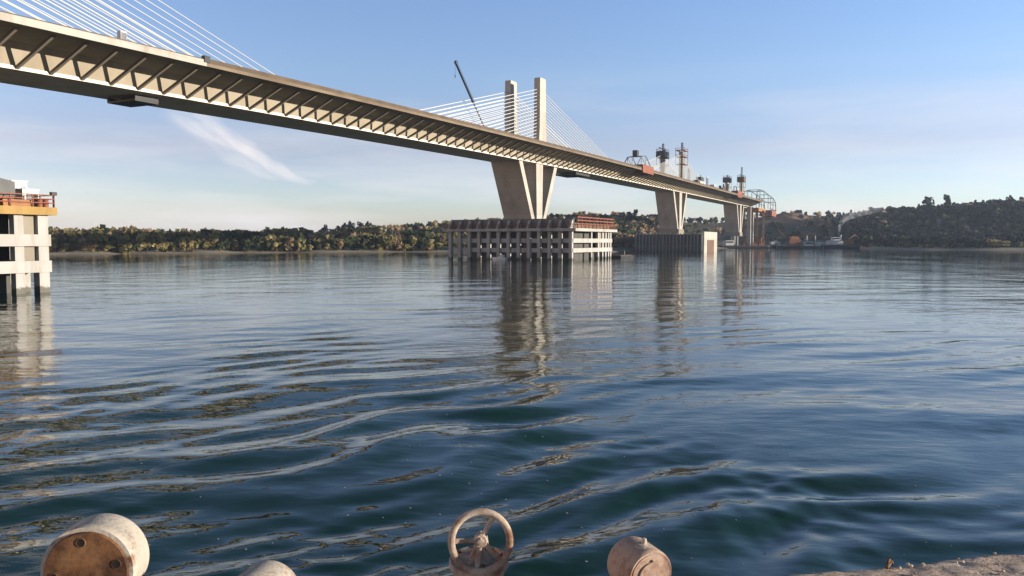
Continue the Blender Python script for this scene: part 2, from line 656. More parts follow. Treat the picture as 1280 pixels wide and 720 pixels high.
# ------------------------------------------------------------------ far bank terrain
# azimuth given by t = X / Y (pixel offset / 1000)
T_K = [-1.6, -1.0, -.58, -.34, -.085, .10, .15, .18, .22, .30, .43, .445, .52, .64, 1.0, 1.6]
Y_S = [230, 260, 304, 350, 384, 375, 395, 455, 545, 590, 590, 490, 462, 446, 420, 400]
T_H = [-1.6, -.58, -.34, -.22, -.15, -.08, .06, .19, .26, .30, .37, .40, .46, .52, .64, 1.6]
H_T = [4, 4, 5.5, 10, 15, 18.5, 22.5, 24.5, 25.5, 31, 34, 33, 31, 33, 38, 40]


def shore(t):
    return np.interp(t, T_K, Y_S)


def ground_z(x, y):
    t = x / np.maximum(y, 1)
    ys = shore(t) + 3.0 * np.sin(t * 37) + 1.5 * np.sin(t * 90 + 1)
    d = y - ys
    hill = np.interp(t, T_H, H_T)
    base = np.clip(d / 26, -1, 1) * 2.9 * np.where(d < 0, 1.5, 1)
    u = np.clip((d - 34) / 250, 0, 1)
    sm = u * u * (3 - 2 * u)
    bump = (np.sin(x * .035 + y * .02) + np.sin(x * .011 - y * .043 + 1.3)) * .55 * np.clip(d / 120, 0, 1)
    return base + sm * (hill - 3) + bump


def build_bank():
    ts = np.linspace(-1.5, 1.5, 420)
    ds = np.concatenate([np.linspace(-8, 40, 25), np.linspace(48, 320, 30), np.array([360, 450, 600, 900, 1300])])
    TT, DD = np.meshgrid(ts, ds)
    YY = shore(TT) + DD
    XX = TT * YY
    ZZ = ground_z(XX, YY)
    ZZ = np.where(DD > 330, ZZ - (DD - 330) * .004, ZZ)
    nr, nc = XX.shape
    v = np.stack([XX, YY, ZZ], -1).reshape(-1, 3)
    f = [(i * nc + j, i * nc + j + 1, (i + 1) * nc + j + 1, (i + 1) * nc + j) for i in range(nr - 1) for j in range(nc - 1)]
    me = bpy.data.meshes.new('river_bank')
    me.from_pydata([tuple(p) for p in v], [], f)
    me.update()
    for p in me.polygons:
        p.use_smooth = True
    o = bpy.data.objects.new('river_bank', me)
    me.materials.append(M['ground'])
    COL.objects.link(o)
    tag(o, 'far river bank with a sandy edge rising to a long low hill', 'river bank', kind='structure')


build_bank()

# ------------------------------------------------------------------ trees


def crown_cards(n, rx, rz, size, seed, kind='round'):
    """n small leaf-clump faces gathered in uneven clusters, centred on a crown whose foot is at z=0"""
    g = np.random.default_rng(seed)
    nb = 9 if kind != 'cone' else 12
    P = []
    for i in range(nb):
        if kind == 'cone':
            h = g.uniform(.05, .95)
            r = rx * (1 - h) * .8
            a = g.uniform(0, 2 * PI)
            P.append((math.cos(a) * r * .6, math.sin(a) * r * .6, h * rz * 2, max(.25, (1 - h)) * rx * .55))
        else:
            a = g.uniform(0, 2 * PI)
            r = rx * math.sqrt(g.uniform(0, 1)) * .68
            h = g.uniform(.25, 1.7)
            P.append((math.cos(a) * r, math.sin(a) * r, h * rz, rx * g.uniform(.32, .55)))
    P = np.array(P)
    which = g.integers(0, nb, n)
    d = g.normal(0, 1, (n, 3))
    d /= np.linalg.norm(d, axis=1)[:, None]
    rad = P[which, 3] * g.uniform(.35, 1.0, n) ** .5
    c = P[which, :3] + d * rad[:, None] * np.array([1, 1, .8])
    c[:, 2] = np.maximum(c[:, 2], size * .2)
    nrm = d + g.normal(0, .5, (n, 3))
    nrm /= np.linalg.norm(nrm, axis=1)[:, None]
    a = np.cross(nrm, g.normal(0, 1, (n, 3)))
    a /= np.linalg.norm(a, axis=1)[:, None]
    b = np.cross(nrm, a)
    s = size * g.uniform(.6, 1.25, n)[:, None]
    q = np.stack([c - a * s - b * s * .7, c + a * s * .8 - b * s * .6, c + a * s + b * s * .7, c - a * s * .7 + b * s], 1)
    return q          # n,4,3


def mesh_from_quads(name, Q, mats, mi=None):
    Q = Q.reshape(-1, 4, 3)
    n = len(Q)
    me = bpy.data.meshes.new(name)
    me.vertices.add(n * 4)
    me.vertices.foreach_set('co', Q.astype(np.float32).ravel())
    me.loops.add(n * 4)
    me.loops.foreach_set('vertex_index', np.arange(n * 4, dtype=np.int32))
    me.polygons.add(n)
    me.polygons.foreach_set('loop_start', np.arange(0, n * 4, 4, dtype=np.int32))
    for m in mats:
        me.materials.append(m)
    if mi is not None:
        me.polygons.foreach_set('material_index', mi.astype(np.int32))
    me.update(calc_edges=True)
    return me


TEMPL = [crown_cards(70, 1, .95, .30, 100 + i) for i in range(6)]     # unit crowns for the far mass
TEMPL_C = [crown_cards(60, .8, 1.1, .26, 200 + i, 'cone') for i in range(3)]


def wood(name, label, spots, seed):
    """spots: x, y, z, radius, height, tint index, cone"""
    g = np.random.default_rng(seed)
    qs, mi = [], []
    for x, y, z, r, h, ti, cone in spots:
        t = (TEMPL_C if cone else TEMPL)[g.integers(0, 3 if cone else 6)]
        a = g.uniform(0, 2 * PI)
        c, s = math.cos(a), math.sin(a)
        rot = np.array([[c, -s, 0], [s, c, 0], [0, 0, 1]])
        q = (t @ rot.T) * np.array([r, r, h / 2.1]) + np.array([x, y, z])
        qs.append(q)
        mi.append(np.full(len(q), ti))
    me = mesh_from_quads(name, np.concatenate(qs), M['foil'], np.concatenate(mi))
    o = bpy.data.objects.new(name, me)
    COL.objects.link(o)
    tag(o, label, 'woodland', kind='stuff')
    return o


def wood_spots():
    g = np.random.default_rng(21)
    left, ridge, hillw, scrub = [], [], [], []
    # flat wood along the left bank
    for t in np.arange(-1.35, .125, .0125):
        for d in np.arange(12, 95, 6.5):
            if g.uniform() < .12:
                continue
            tt = t + g.uniform(-.007, .007)
            y = shore(tt) + d + g.uniform(-3, 3)
            x = tt * y
            clump = math.sin(tt * 23 + 1) + math.sin(tt * 61)
            h = g.uniform(4.5, 9.8) + (1.4 if clump > .4 else 0)
            if d < 22:
                h *= g.uniform(.45, .9)
            if tt > -.10:
                h *= .8
            p = g.uniform()
            ti = 0 if p < .42 else 1 if p < .66 else 2 if p < .80 else 3 if p < .93 else 4
            if clump < -1.1 and g.uniform() < .7:
                ti = 2
            left.append((x, y, float(ground_z(x, y)) - .2, h * g.uniform(.36, .5), h, ti, False))
    # rising ground behind the left wood
    for t in np.arange(-1.3, .16, .017):
        for d in np.arange(98, 300, 13):
            if g.uniform() < .25:
                continue
            tt = t + g.uniform(-.009, .009)
            y = shore(tt) + d + g.uniform(-6, 6)
            x = tt * y
            h = g.uniform(3.5, 7.0)
            p = g.uniform()
            ti = 3 if p < .38 else 0 if p < .62 else 1 if p < .75 else 2 if p < .85 else 4
            ridge.append((x, y, float(ground_z(x, y)) - .3, h * .5, h, ti, False))
    # dark slope on the right
    for t in np.arange(.05, 1.35, .0085):
        for d in np.arange(20, 315, 8.0):
            tt = t + g.uniform(-.005, .005)
            dens = np.interp(tt, [.05, .10, .16, .20, .27, .34, .41, .44, .5], [.25, .75, .8, .30, .10, .10, .30, .95, 1])
            if tt < .17 and d > 200:
                dens *= .3
            if g.uniform() > dens:
                continue
            y = shore(tt) + d + g.uniform(-4, 4)
            x = tt * y
            if abs(x - W(380, 0).x) < 32 and y < W(420, 0).y + 40 and d < 130 and tt < .33:
                continue
            h = g.uniform(4.5, 8.0)
            p = g.uniform()
            if tt > .40:
                ti = 5 if p < .80 else 4 if p < .93 else 2
                if d > 265:
                    h *= .6
                if d > 235 and p > .93:
                    ti = 3
                if tt < .47 and d > 150 and p > .5:
                    ti = 4 if p < .8 else 3
            else:
                ti = 5 if p < .25 else 4 if p < .50 else 2 if p < .72 else 3
            hillw.append((x, y, float(ground_z(x, y)) - .4, h * g.uniform(.45, .6), h, ti, p < .2 and tt > .4))
    # low willow scrub behind the sandbank
    for t in np.arange(.435, 1.3, .006):
        for d in (17, 21, 26, 31):
            if g.uniform() < .35:
                continue
            tt = t + g.uniform(-.004, .004)
            y = shore(tt) + d + g.uniform(-2, 2)
            x = tt * y
            h = g.uniform(1.4, 3.6) * (1.15 if math.sin(tt * 55) > .3 else .8)
            p = g.uniform()
            ti = 2 if p < .55 else 0 if p < .78 else 4
            scrub.append((x, y, float(ground_z(x, y)) - .2, h * .75, h, ti, False))
    return left, ridge, hillw, scrub


SP = wood_spots()
wood('far_wood', 'dense autumn wood of yellow, olive and brown trees along the left far bank', SP[0], 31)
wood('hillside_scrub', 'brown and ochre scrub on the rising ground behind the left far wood', SP[1], 32)
wood('hillside_wood', 'dark blue green wood covering the hillside on the right far bank', SP[2], 33)
wood('willow_scrub', 'low green scrub behind the sandy strip of the right far bank', SP[3], 34)


def tree_proto(n, kind, size, seed, tint, trunk_h):
    q = crown_cards(n, 1, .95, size, seed, kind)
    me = mesh_from_quads('crown', q, [M['foil'][tint]])
    mb = MB()
    mb.tube((0, 0, -.4), (0.05, 0, trunk_h), .085, .045, 7)
    for a in range(4):
        ang = a * 1.7 + seed
        mb.tube((0.03, 0, trunk_h * (.55 + .12 * a)), (math.cos(ang) * .5, math.sin(ang) * .5, trunk_h * (.95 + .12 * a)), .035, .015, 5)
    return me, mb


def plant(name, label, cat, spot, r, h, protos, g, group=None):
    crown_me, trunk_me = protos
    x, y = spot
    z = float(ground_z(x, y))
    t = thing(name, label, cat, (x, y, z), g.uniform(0, 6.28), group)
    c = bpy.data.objects.new('crown', crown_me)
    c.parent = t
    c.scale = (r, r, h * .40)
    c.location = (0, 0, h * .16)
    COL.objects.link(c)
    k = bpy.data.objects.new('trunk', trunk_me)
    k.parent = t
    k.scale = (r * .9, r * .9, h * .5)
    COL.objects.link(k)
    return t


def build_trees():
    g = random.Random(4)
    protos = {}
    for key, (tint, kind, n) in {'olive': (0, 'round', 150), 'yellow': (1, 'round', 150), 'green': (2, 'round', 190), 'brown': (3, 'round', 130), 'bare': (4, 'round', 110), 'fir': (5, 'cone', 200), 'dark': (5, 'round', 220)}.items():
        vs = []
        for s in range(3):
            me, mb = tree_proto(n, kind, .21, 300 + s * 7 + tint, tint, 1.0)
            to = mb.build('trunk', M['bark'])
            tm = to.data
            bpy.data.objects.remove(to)
            vs.append((me, tm))
        protos[key] = vs
    # waterside trees, left bank, one by one
    info = {
        'yellow': ('autumn_tree', 'yellow autumn tree on the edge of the left far bank wood', 'yellow trees along the left far bank'),
        'olive': ('leafy_tree', 'olive green tree on the edge of the left far bank wood', 'olive trees along the left far bank'),
        'green': ('leafy_tree', 'dark green bushy tree on the edge of the left far bank wood', 'dark green trees along the left far bank'),
        'brown': ('autumn_tree', 'russet brown tree on the edge of the left far bank wood', 'russet trees along the left far bank'),
    }
    px = 62
    while px < 556:
        t = (px - 640) / 1000
        y = float(shore(t)) + g.uniform(7, 11)
        key = g.choice(['yellow', 'olive', 'olive', 'brown', 'green', 'olive', 'brown'])
        if 425 < px < 465 or 300 < px < 322:
            key = 'green'
        h = g.uniform(3.2, 9.5)
        nm, lb, gr = info[key]
        plant(nm, lb, 'tree', (t * y, y), h * g.uniform(.36, .48), h, g.choice(protos[key]), g, gr)
        px += g.uniform(8, 13)
    # skyline trees
    sky_l = [(407, 9, 3.2, 'lone round dark tree on the left far skyline, apart from the others'),
             (422, 7.5, 3.2, 'small dark tree, left end of the dark clump on the left far skyline'),
             (432, 8.5, 3.6, 'dark tree in the middle of the clump on the left far skyline'),
             (440, 9.5, 3.4, 'tallest dark tree at the right end of the left skyline clump'),
             (452, 8.5, 3.4, 'left one of the two dark trees right of the left skyline clump'),
             (461, 8, 3.2, 'right one of the two dark trees right of the left skyline clump')]
    for px, h, r, lb in sky_l:
        t = (px - 640) / 1000
        y = float(shore(t)) + 235
        plant('skyline_tree', lb, 'tree', (t * y, y), r, h * 1.15, g.choice(protos['dark']), g, 'dark trees on the left far skyline')
    sky_r = [(793, 9, 3.2, 'dark', 'spiky dark tree on the skyline behind the bridge, left of the second pier'),
             (776, 6, 4.2, 'bare', 'low rounded bare tree on the skyline under the bridge deck'),
             (1069, 5, 2.5, 'dark', 'small dark tree at the left end of the right hill skyline'),
             (1089, 6, 4.6, 'dark', 'broad flat dark tree at the left of the right hill skyline'),
             (1110, 7, 3.6, 'dark', 'round dark tree between the broad flat tree and the two tall skyline trees'),
             (1157, 13, 5.4, 'bare', 'wide grey tree, left one of the two tall trees on the right hill crest'),
             (1181, 14, 4.2, 'dark', 'tall dark tree, right one of the two tall trees on the right hill crest'),
             (1201, 5, 2.6, 'bare', 'small grey tree just right of the tall trees on the hill crest'),
             (1226, 5.5, 3.6, 'bare', 'low grey tree midway along the right part of the hill crest'),
             (1243, 7, 3.6, 'bare', 'grey tree left of the dark pair at the right end of the crest'),
             (1259, 9, 3.8, 'dark', 'taller dark tree of the pair at the right end of the hill crest'),
             (1273, 7.5, 3.6, 'dark', 'lower dark tree of the pair at the right end of the hill crest')]
    for px, h, r, key, lb in sky_r:
        t = (px - 640) / 1000
        y = float(shore(t)) + (262 if px > 800 else 225)
        plant('skyline_tree', lb, 'tree', (t * y, y), r, h * 1.15, g.choice(protos[key]), g, 'trees on the right far skyline')
    bush = [(1131, 2.6, 2.6, 'olive', 'pale green bush right behind the start of the sandy strip'),
            (1165, 2.2, 3.6, 'olive', 'long low green bush behind the middle of the sandy strip'),
            (1201, 3.4, 2.8, 'bare', 'grey green round bush left of the yellow willow by the sandbank'),
            (1240, 4.8, 4.2, 'yellow', 'big pale yellow willow bush, left of the two behind the sandbank'),
            (1254, 4.2, 4.0, 'yellow', 'pale yellow willow bush, right of the two behind the sandbank'),
            (1275, 3.8, 2.6, 'olive', 'olive bush at the right end of the sandbank scrub')]
    for px, h, r, key, lb in bush:
        t = (px - 640) / 1000
        y = float(shore(t)) + 15
        plant('willow_bush', lb, 'bush', (t * y, y), r, h, g.choice(protos[key]), g, 'bushes behind the sandbank')


build_trees()

# ------------------------------------------------------------------ the bridge
PFIT = np.polyfit([-230, -168, -147, -115, -90, -57, -8, 34, 106, 202, 366], [29.0, 30.5, 31.0, 31.6, 32.0, 32.5, 33.1, 33.3, 33.7, 34.2, 34.7], 4)


def P(s):
    return float(np.polyval(PFIT, s))


BRL = (BA[0], BA[1], 0)
bridge = thing('cable_stayed_bridge', 'long unfinished concrete cable-stayed bridge crossing the river on V-shaped piers', 'bridge', BRL, BROT)
SEG = 4.3
S0, S1 = -237.9, 386.0
stations = [S0 + i * SEG for i in range(int((S1 - S0) / SEG) + 1)]
S1 = stations[-1]


def lq(s, q, z):
    return (s, -q, z)


def sect_deck(s):
    p = P(s)
    hw = 13.45
    pts = [(-hw, p - .35), (hw, p - .35), (hw, p - .86), (6.2, p - 1.2), (4.9, p - 3.85), (-4.9, p - 3.85), (-6.2, p - 1.2), (-hw, p - .86)]
    return [lq(s, q, z) for q, z in pts]


mb = MB()
mb.loft([sect_deck(s) for s in stations])
mb.build('box_girder', M['conc_web'], bridge)
mb = MB()
mb.loft([[lq(s, q, z) for q, z in ((-5.15, P(s) - 3.853), (5.15, P(s) - 3.853), (5.15, P(s) - 4.3), (-5.15, P(s) - 4.3))] for s in stations])
mb.build('bottom_flange', M['conc_flange'], bridge)
SP_END = -139.0


def edge(name, sa, sb, q0, q1, z0, z1, mat, step=SEG):
    n = max(2, int((sb - sa) / step) + 1)
    m = MB()
    m.loft([[lq(s, q, P(s) + z) for q, z in ((q0, z0), (q1, z0), (q1, z1), (q0, z1))] for s in np.linspace(sa, sb, n)])
    return m.build(name, mat, bridge)


for sgn in (1, -1):
    a, b = sorted((13.453 * sgn, 13.80 * sgn))
    o = edge('parapet', S0, SP_END, a, b, -.98, -.12, M['conc_pale'])
    o['label'] = 'clean pale parapet'
    o = edge('parapet', SP_END + .01, S1, a, b, -.98, -.50, M['conc_brown'])
    o['label'] = 'brown stained parapet'
    a, b = sorted((13.50 * sgn, 13.74 * sgn))
    edge('rail', S0, SP_END, a, b, -.119, .02, M['screen'])
    edge('wind_screen', SP_END + .02, S1, a, b, -.499, .15, M['screen'])
# end post where the screen starts
MB().box(SP_END - .5, SP_END + .5, -13.95, -13.3, P(SP_END) - .45, P(SP_END) + .45).build('screen_post', M['darkgrey'], bridge)

# raking struts under the wings
def strut_mesh():
    m = MB()
    m.beam((0, -5.18, -4.05), (0, -12.1, -.93), .36, .38)
    o = m.build('strut', M['strut'])
    me = o.data
    bpy.data.objects.remove(o)
    return me


sm = strut_mesh()
far = MB()
cnt = 0
for s in stations[1:-1]:
    if s > -188 and cnt < 100:
        o = bpy.data.objects.new('strut', sm)
        COL.objects.link(o)
        o.parent = bridge
        o.location = (s, 0, P(s))
        cnt += 1
    else:
        far.beam((s, -5.12, P(s) - 4.05), (s, -12.1, P(s) - .93), .36, .38)
    far.beam((s, 5.12, P(s) - 4.05), (s, 12.1, P(s) - .93), .36, .38)
o = far.build('remote_struts', M['strut'], bridge)
o['kind'] = 'stuff'

# piers: a V of two raked walls with a wall between
PIERS = [(-183.0, 'L'), (-2.0, 'A'), (172.5, 'B'), (343.0, 'C')]


def build_pier(s0, zt):
    root = bpy.data.objects.new('pier', None)
    COL.objects.link(root)
    root.parent = bridge
    root.location = (s0, 0, 0)
    zb = 11.0
    for sg in (-1, 1):
        m = MB()
        m.prism([(sg * 4.6, zb), (sg * 2.4, zb), (sg * 11.8, zt), (sg * 14.2, zt)], -4.5, 4.5)
        m.build('raked_wall', M['conc_pale'], root)
    m = MB()
    m.prism([(-2.0, zb), (2.0, zb), (2.5, zt), (-2.5, zt)], -4.7, 4.7)
    m.build('middle_wall', M['conc_pale'], root)
    m = MB()
    m.box(-5.2, 5.2, -5.2, 5.2, 9.0, zb + .6)
    m.build('pier_foot', M['conc'], root)
    return root


for s0, nm in PIERS:
    r_ = build_pier(s0, P(s0) - 4.31)
    if nm != 'C':
        continue
# approach columns beyond the third pylon pier
for s0, q0 in ((372, 5.5), (372, -5.5), (384, 5.5), (384, -5.5)):
    MB().box(s0 - 1.0, s0 + 1.0, -q0 - 1.4, -q0 + 1.4, 1.0, P(s0) - 4.31).build('approach_column', M['conc_pale'], bridge)

# pylons and stays
ncab = 0
far_cab = MB()


def cable(p, q, r=.11):
    m = MB()
    m.tube(p, q, r, r, 6)
    return m


def build_pylon(s0, q, top, matk, cables, reach, hscale, solo, slim=1.0):
    global ncab
    zb = P(s0) - .36
    root = bpy.data.objects.new('pylon', None)
    COL.objects.link(root)
    root.parent = bridge
    root.location = (s0, -q, zb)
    m = MB()
    hw = .95
    secs = []
    for z, L in ((0, 3.4 * slim), (2.5, 2.75 * slim), (7, 2.35 * slim), (top - .5, 2.15 * slim), (top, 2.0 * slim)):
        secs.append([(-L, -hw, z), (L, -hw, z), (L, hw, z), (-L, hw, z)])
    m.loft(secs)
    m.build('column', matk, root)
    nc = cables
    for d in (-1, 1):
        for k in range(nc):
            f = k / (nc - 1)
            dist = 14 + (reach - 14) * f
            za = 3.0 + (hscale - 3.0) * f
            s1 = s0 + d * dist
            zc = P(s1) - .30 - zb
            a, b = (0 + d * 1.9, 0, za), (d * dist, 0, zc)
            vis = solo and ncab < 100 and not (d < 0 and s0 < -100)
            if vis:
                o = cable(a, b, CAB_R if s0 < -100 else .095).build('stay_cable', M['cable'], root)
                ncab += 1
            else:
                far_cab.tube((s0 + a[0], -q, za + zb), (s1, -q, zc + zb), .11, .11, 6)


CAB_R = .06
for q in (4.8, -4.8):
    build_pylon(-183, q, 24.0, M['conc_pale'], 18, 78, 21.5, True)
    build_pylon(-2, q, 21.2, M['conc_pale'], 16, 75, 17.8, True)
    build_pylon(173, q, 16.0, M['conc'], 20, 72, 14.6, True, .8)
    build_pylon(343, q, 15.0, M['conc'], 8, 46, 12.0, False, .8)
o = far_cab.build('remote_stays', M['cable'], bridge)
o['kind'] = 'stuff'

# ------------------------------------------------------------------ fender platforms round the piers


def fender_platform(s0, s1, q0, q1, label, top_mat, z_off=0.0, rails=True, flank=None, infill=None, over=1.3, nq=13):
    """open concrete frame: columns in the water, two ring beams, a deck slab, handrail"""
    root = thing('fender_platform', label, 'platform', BRL, BROT, 'concrete fender platforms round the bridge piers')
    zs = [(2.55, 3.75), (5.25, 6.45)]
    slab0, slab1 = 8.45 + z_off, 9.25 + z_off
    # local coordinates: x=s, y=-q
    def col(x, y, w=1.05, d=1.05, dark=False):
        MB().box(x - w / 2, x + w / 2, y - d / 2, y + d / 2, -3, slab0 - .003).build('column', M['fender'], root)
    ys = np.linspace(-q1 + .6, -q0 - .6, nq)
    for x in (s0 + .22, s1 - .6):
        for y in ys:
            col(x, float(y), 1.1, .95)
    xs = flank
    for y in (-q1 + .6, -q0 - .6):
        for i, x in enumerate(xs):
            col(x, y, .95, .8)
    for a, b in zs:
        m = MB()
        w, o_ = 1.25, .08
        m.box(s0 + .12, s0 + w, -q1 - o_, -q0 + o_, a, b)
        m.box(s1 - w, s1 + o_, -q1 - o_, -q0 + o_, a, b)
        m.box(s0 + w + .003, s1 - w - .003, -q1 - o_, -q1 + w, a, b)
        m.box(s0 + w + .003, s1 - w - .003, -q0 - w, -q0 + o_, a, b)
        m.build('ring_beam', M['fender'], root)
    # access ladder on the near face
    lx, ly = s0 - .4, -q1 + (q1 - q0) * .36
    m = MB()
    for dy in (-.25, .25):
        m.beam((lx, ly + dy, 0), (lx, ly + dy, slab0 - .01), .07, .07)
    for z in np.arange(.3, slab0 - .2, .35):
        m.beam((lx, ly - .25, z), (lx, ly + .25, z), .05, .05)
    m.build('ladder', M['rustred'], root)
    # inner backing walls seen through the openings, interior shade put into their colour
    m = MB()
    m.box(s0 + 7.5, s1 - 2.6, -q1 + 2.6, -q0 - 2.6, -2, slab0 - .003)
    m.build('shade_backing_wall', M['cap_shade'], root)
    # infill panels on the sunlit flank
    MB().box(infill[0], infill[1], -q1 + .62, -q1 + .95, 3.753, 5.247).build('infill_panel', M['conc'], root)
    MB().box(infill[0], infill[1], -q1 + .62, -q1 + .95, 6.453, slab0 - .003).build('infill_panel', M['conc'], root)
    MB().box(s0 - over, s1 + over, -q1 - over, -q0 + over, slab0, slab1).build('deck_slab', top_mat, root)
    if rails:
        zt = slab1
        e = over - .2
        for xa, ya, xb, yb in ((s0 - e, -q1 - e, s1 + e, -q1 - e), (s0 - e, -q0 + e, s1 + e, -q0 + e), (s0 - e, -q1 - e, s0 - e, -q0 + e), (s1 + e, -q1 - e, s1 + e, -q0 + e)):
            r = MB()
            n = int(math.hypot(xb - xa, yb - ya) / 2.2)
            for i in range(n + 1):
                f = i / n
                x, y = xa + (xb - xa) * f, ya + (yb - ya) * f
                r.box(x - .05, x + .05, y - .05, y + .05, zt, zt + 1.25)
            for h in (.45, .85, 1.25):
                r.beam((xa, ya, zt + h), (xb, yb, zt + h), .09, .09)
            r.build('handrail', M['rustred'], root)
    return root, slab1, ys


RA, zA, ysA = fender_platform(-18.9, 14.4, -17.0, 22.0, 'wide concrete fender platform in the river around the tall middle pier', M['fender'], flank=[-3.2, 2.6, 6.6, 9.4, 12.0], infill=(3.2, 13.0))
RL, zL, ysL = fender_platform(-202.0, -168.6, -17.0, 22.0, 'sunlit concrete fender platform at the left edge of the view', M['yellow'], flank=[-171.7, -176.6, -182.5, -189], infill=(-171.2, -169.7), over=.55)
# middle platform: unfinished parapet with raking brackets along the near edge, rust red formwork on the flank
for y in ysA:
    m = MB()
    m.prism([(-20.15, zA + .02), (-17.9, zA + .02), (-17.9, zA + 2.3), (-18.4, zA + 2.3)], float(y) - .3, float(y) + .3)
    m.build('bracket', M['conc_pale'], RA)
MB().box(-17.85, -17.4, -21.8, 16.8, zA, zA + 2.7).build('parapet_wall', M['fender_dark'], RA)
MB().box(-17.3, 13.8, -21.6, 16.6, zA, zA + 1.5).build('upper_slab', M['conc_brown'], RA)
m = MB()
for h in (1.2, 2.2, 3.1):
    m.beam((-17, -22.6, zA + h), (14, -22.6, zA + h), .16, .3)
for x in np.arange(-17, 14.5, 3.1):
    m.box(x - .1, x + .1, -22.75, -22.45, zA, zA + 3.2)
m.build('formwork', M['rustred'], RA)

# things on the left platform


def container(name, label, s, q, z, L, Wd, H, mat, group=None, rot=0, parts=True):
    c = W(s, q, z)
    t = thing(name, label, 'container', c, BROT + rot, group)
    m = MB()
    m.box(-L / 2, L / 2, -Wd / 2, Wd / 2, 0, H)
    n = int(L / .35)
    for i in range(n):
        x = -L / 2 + .2 + i * (L - .4) / max(1, n - 1)
        for y in (-Wd / 2 - .03, Wd / 2 + .03):
            m.box(x - .07, x + .07, min(y, y * .995), max(y, y * .995) + .001, .12, H - .12)
    m.build('body', mat, t)
    if parts:
        MB().box(-L * .25, -L * .25 + min(.9, L * .3), -Wd / 2 - .09, -Wd / 2 - .04, .05, min(2.0, H * .8)).build('door', M['grey'], t)
        MB().box(L * .12, L * .12 + min(1.0, L * .3), -Wd / 2 - .09, -Wd / 2 - .04, H * .5, H * .78).build('window', M['glass'], t)
    m = MB()
    m.box(-L / 2 - .08, L / 2 + .08, -Wd / 2 - .1, Wd / 2 + .1, H + .002, H + .1)
    m.build('roof', M['white'], t)
    return t


container('site_cabin', 'taller white site cabin with small windows on the left platform', -169.6, 18.2, zL, 1.5, 1.7, 2.7, M['white'], 'white cabins on the left platform', rot=R(-6))
container('site_cabin', 'plain low white cabin nearest the corner of the left platform', -170.0, 20.6, zL, 1.6, 1.6, 1.75, M['white'], 'white cabins on the left platform', rot=R(-6))
t = thing('tarpaulin_shelter', 'grey peaked tarpaulin shelter beside the white cabins on the left platform', 'shelter', W(-174.4, 19.8, zL), BROT)
m = MB()
m.prism([(-3.4, 1.0), (-3.4, 1.4), (1.2, 2.75), (2.6, 2.45), (2.6, 1.0)], -1.8, 1.8)
m.build('cover', M['tarp'], t)
MB().box(-3.3, 2.5, -1.7, 1.7, 0, .995).build('base_wall', M['rustred'], t)
t = thing('floodlight', 'small dark floodlight on a post at the corner of the left platform', 'floodlight', W(-168.25, 22.2, zL), BROT)
MB().tube((0, 0, 0), (0, 0, 1.25), .05, .05, 8).build('post', M['grey'], t)
MB().box(-.3, .3, -.28, .12, 1.25, 1.6).build('lamp_head', M['darkgrey'], t, bevel=.03)
for i, (s, q, lb) in enumerate(((-168.75, 21.7, 'rusty red barrel nearest the floodlight on the left platform'), (-169.5, 21.85, 'rusty red barrel second from the floodlight, in front of the plain white cabin'), (-174.6, 22.0, 'rusty red barrel in front of the grey shelter on the left platform'))):
    m = MB()
    m.lathe([(0, .28), (.02, .3), (.3, .3), (.31, .315), (.33, .3), (.6, .3), (.61, .315), (.63, .3), (.88, .3), (.9, .28)], (0, 0, 0), (0, 0, 1), 16)
    tag(m.build('steel_barrel', M['rustred'], None, True, loc=W(s, q, zL)), lb, 'barrel', 'barrels on the left platform')
m = MB()
for k in range(5):
    m.box(-1.5, 1.5, -.28 + .02 * k, .28, .14 * k, .14 * k + .12)
tag(m.build('timber_stack', M['orange'], None, loc=W(-171.9, 21.9, zL), rotz=BROT), 'stack of orange formwork boards in front of the plain white cabin', 'boards')

# second pier: round cofferdam of upright steel piles
t = thing('cofferdam', 'grey steel pile cofferdam with a pale concrete end around the second pier', 'cofferdam', BRL, BROT)
cs0, cs1, cq0, cq1, cz = 161.5, 193.5, -15.5, 18.6, 9.6
ny = 20
for i in range(ny):
    y = -cq1 + .9 + i * (cq1 - cq0 - 1.8) / (ny - 1)
    MB().tube((cs0, y, -2), (cs0, y, cz + random.uniform(-.25, .25)), .30, .30, 10).build('pile', M['pile'], t, True)
MB().box(cs0 + .18, cs0 + 1.2, -cq1 + .3, -cq0 - .3, -2, cz - .8).build('sheet_wall', M['darkgrey'], t)
MB().box(cs0 + 1.3, cs1, -cq1, -cq1 + 1.0, -2, cz + .6).build('end_wall', M['conc_pale'], t)
MB().box(cs1 - 1.0, cs1, -cq1 + 1.01, -cq0, -2, cz).build('back_wall', M['conc'], t)
MB().box(cs0 + 1.25, cs1 - 1.05, -cq1 + 1.05, -cq0, 6.0, 9.0).build('inner_slab', M['conc'], t)
m = MB()
m.box(cs0 - .42, cs0 - .305, -cq1, -cq0, cz - 1.0, cz - .75)
m.box(cs0 - .42, cs0 - .305, -cq1, -cq0, 3.0, 3.2)
m.build('waling_beam', M['grey'], t)
m = MB()
m.box(cs0 + 8, cs1 - 8, -cq1 - .12, -cq1 - .003, .2, 6.2)
m.build('timber_panel', M['brownsteel'], t)

# ------------------------------------------------------------------ plant on and under the deck


def deck_thing(name, label, cat, s, q, z=None, rot=0, group=None):
    return thing(name, label, cat, W(s, q, (P(s) - .34) if z is None else z), BROT + rot, group)


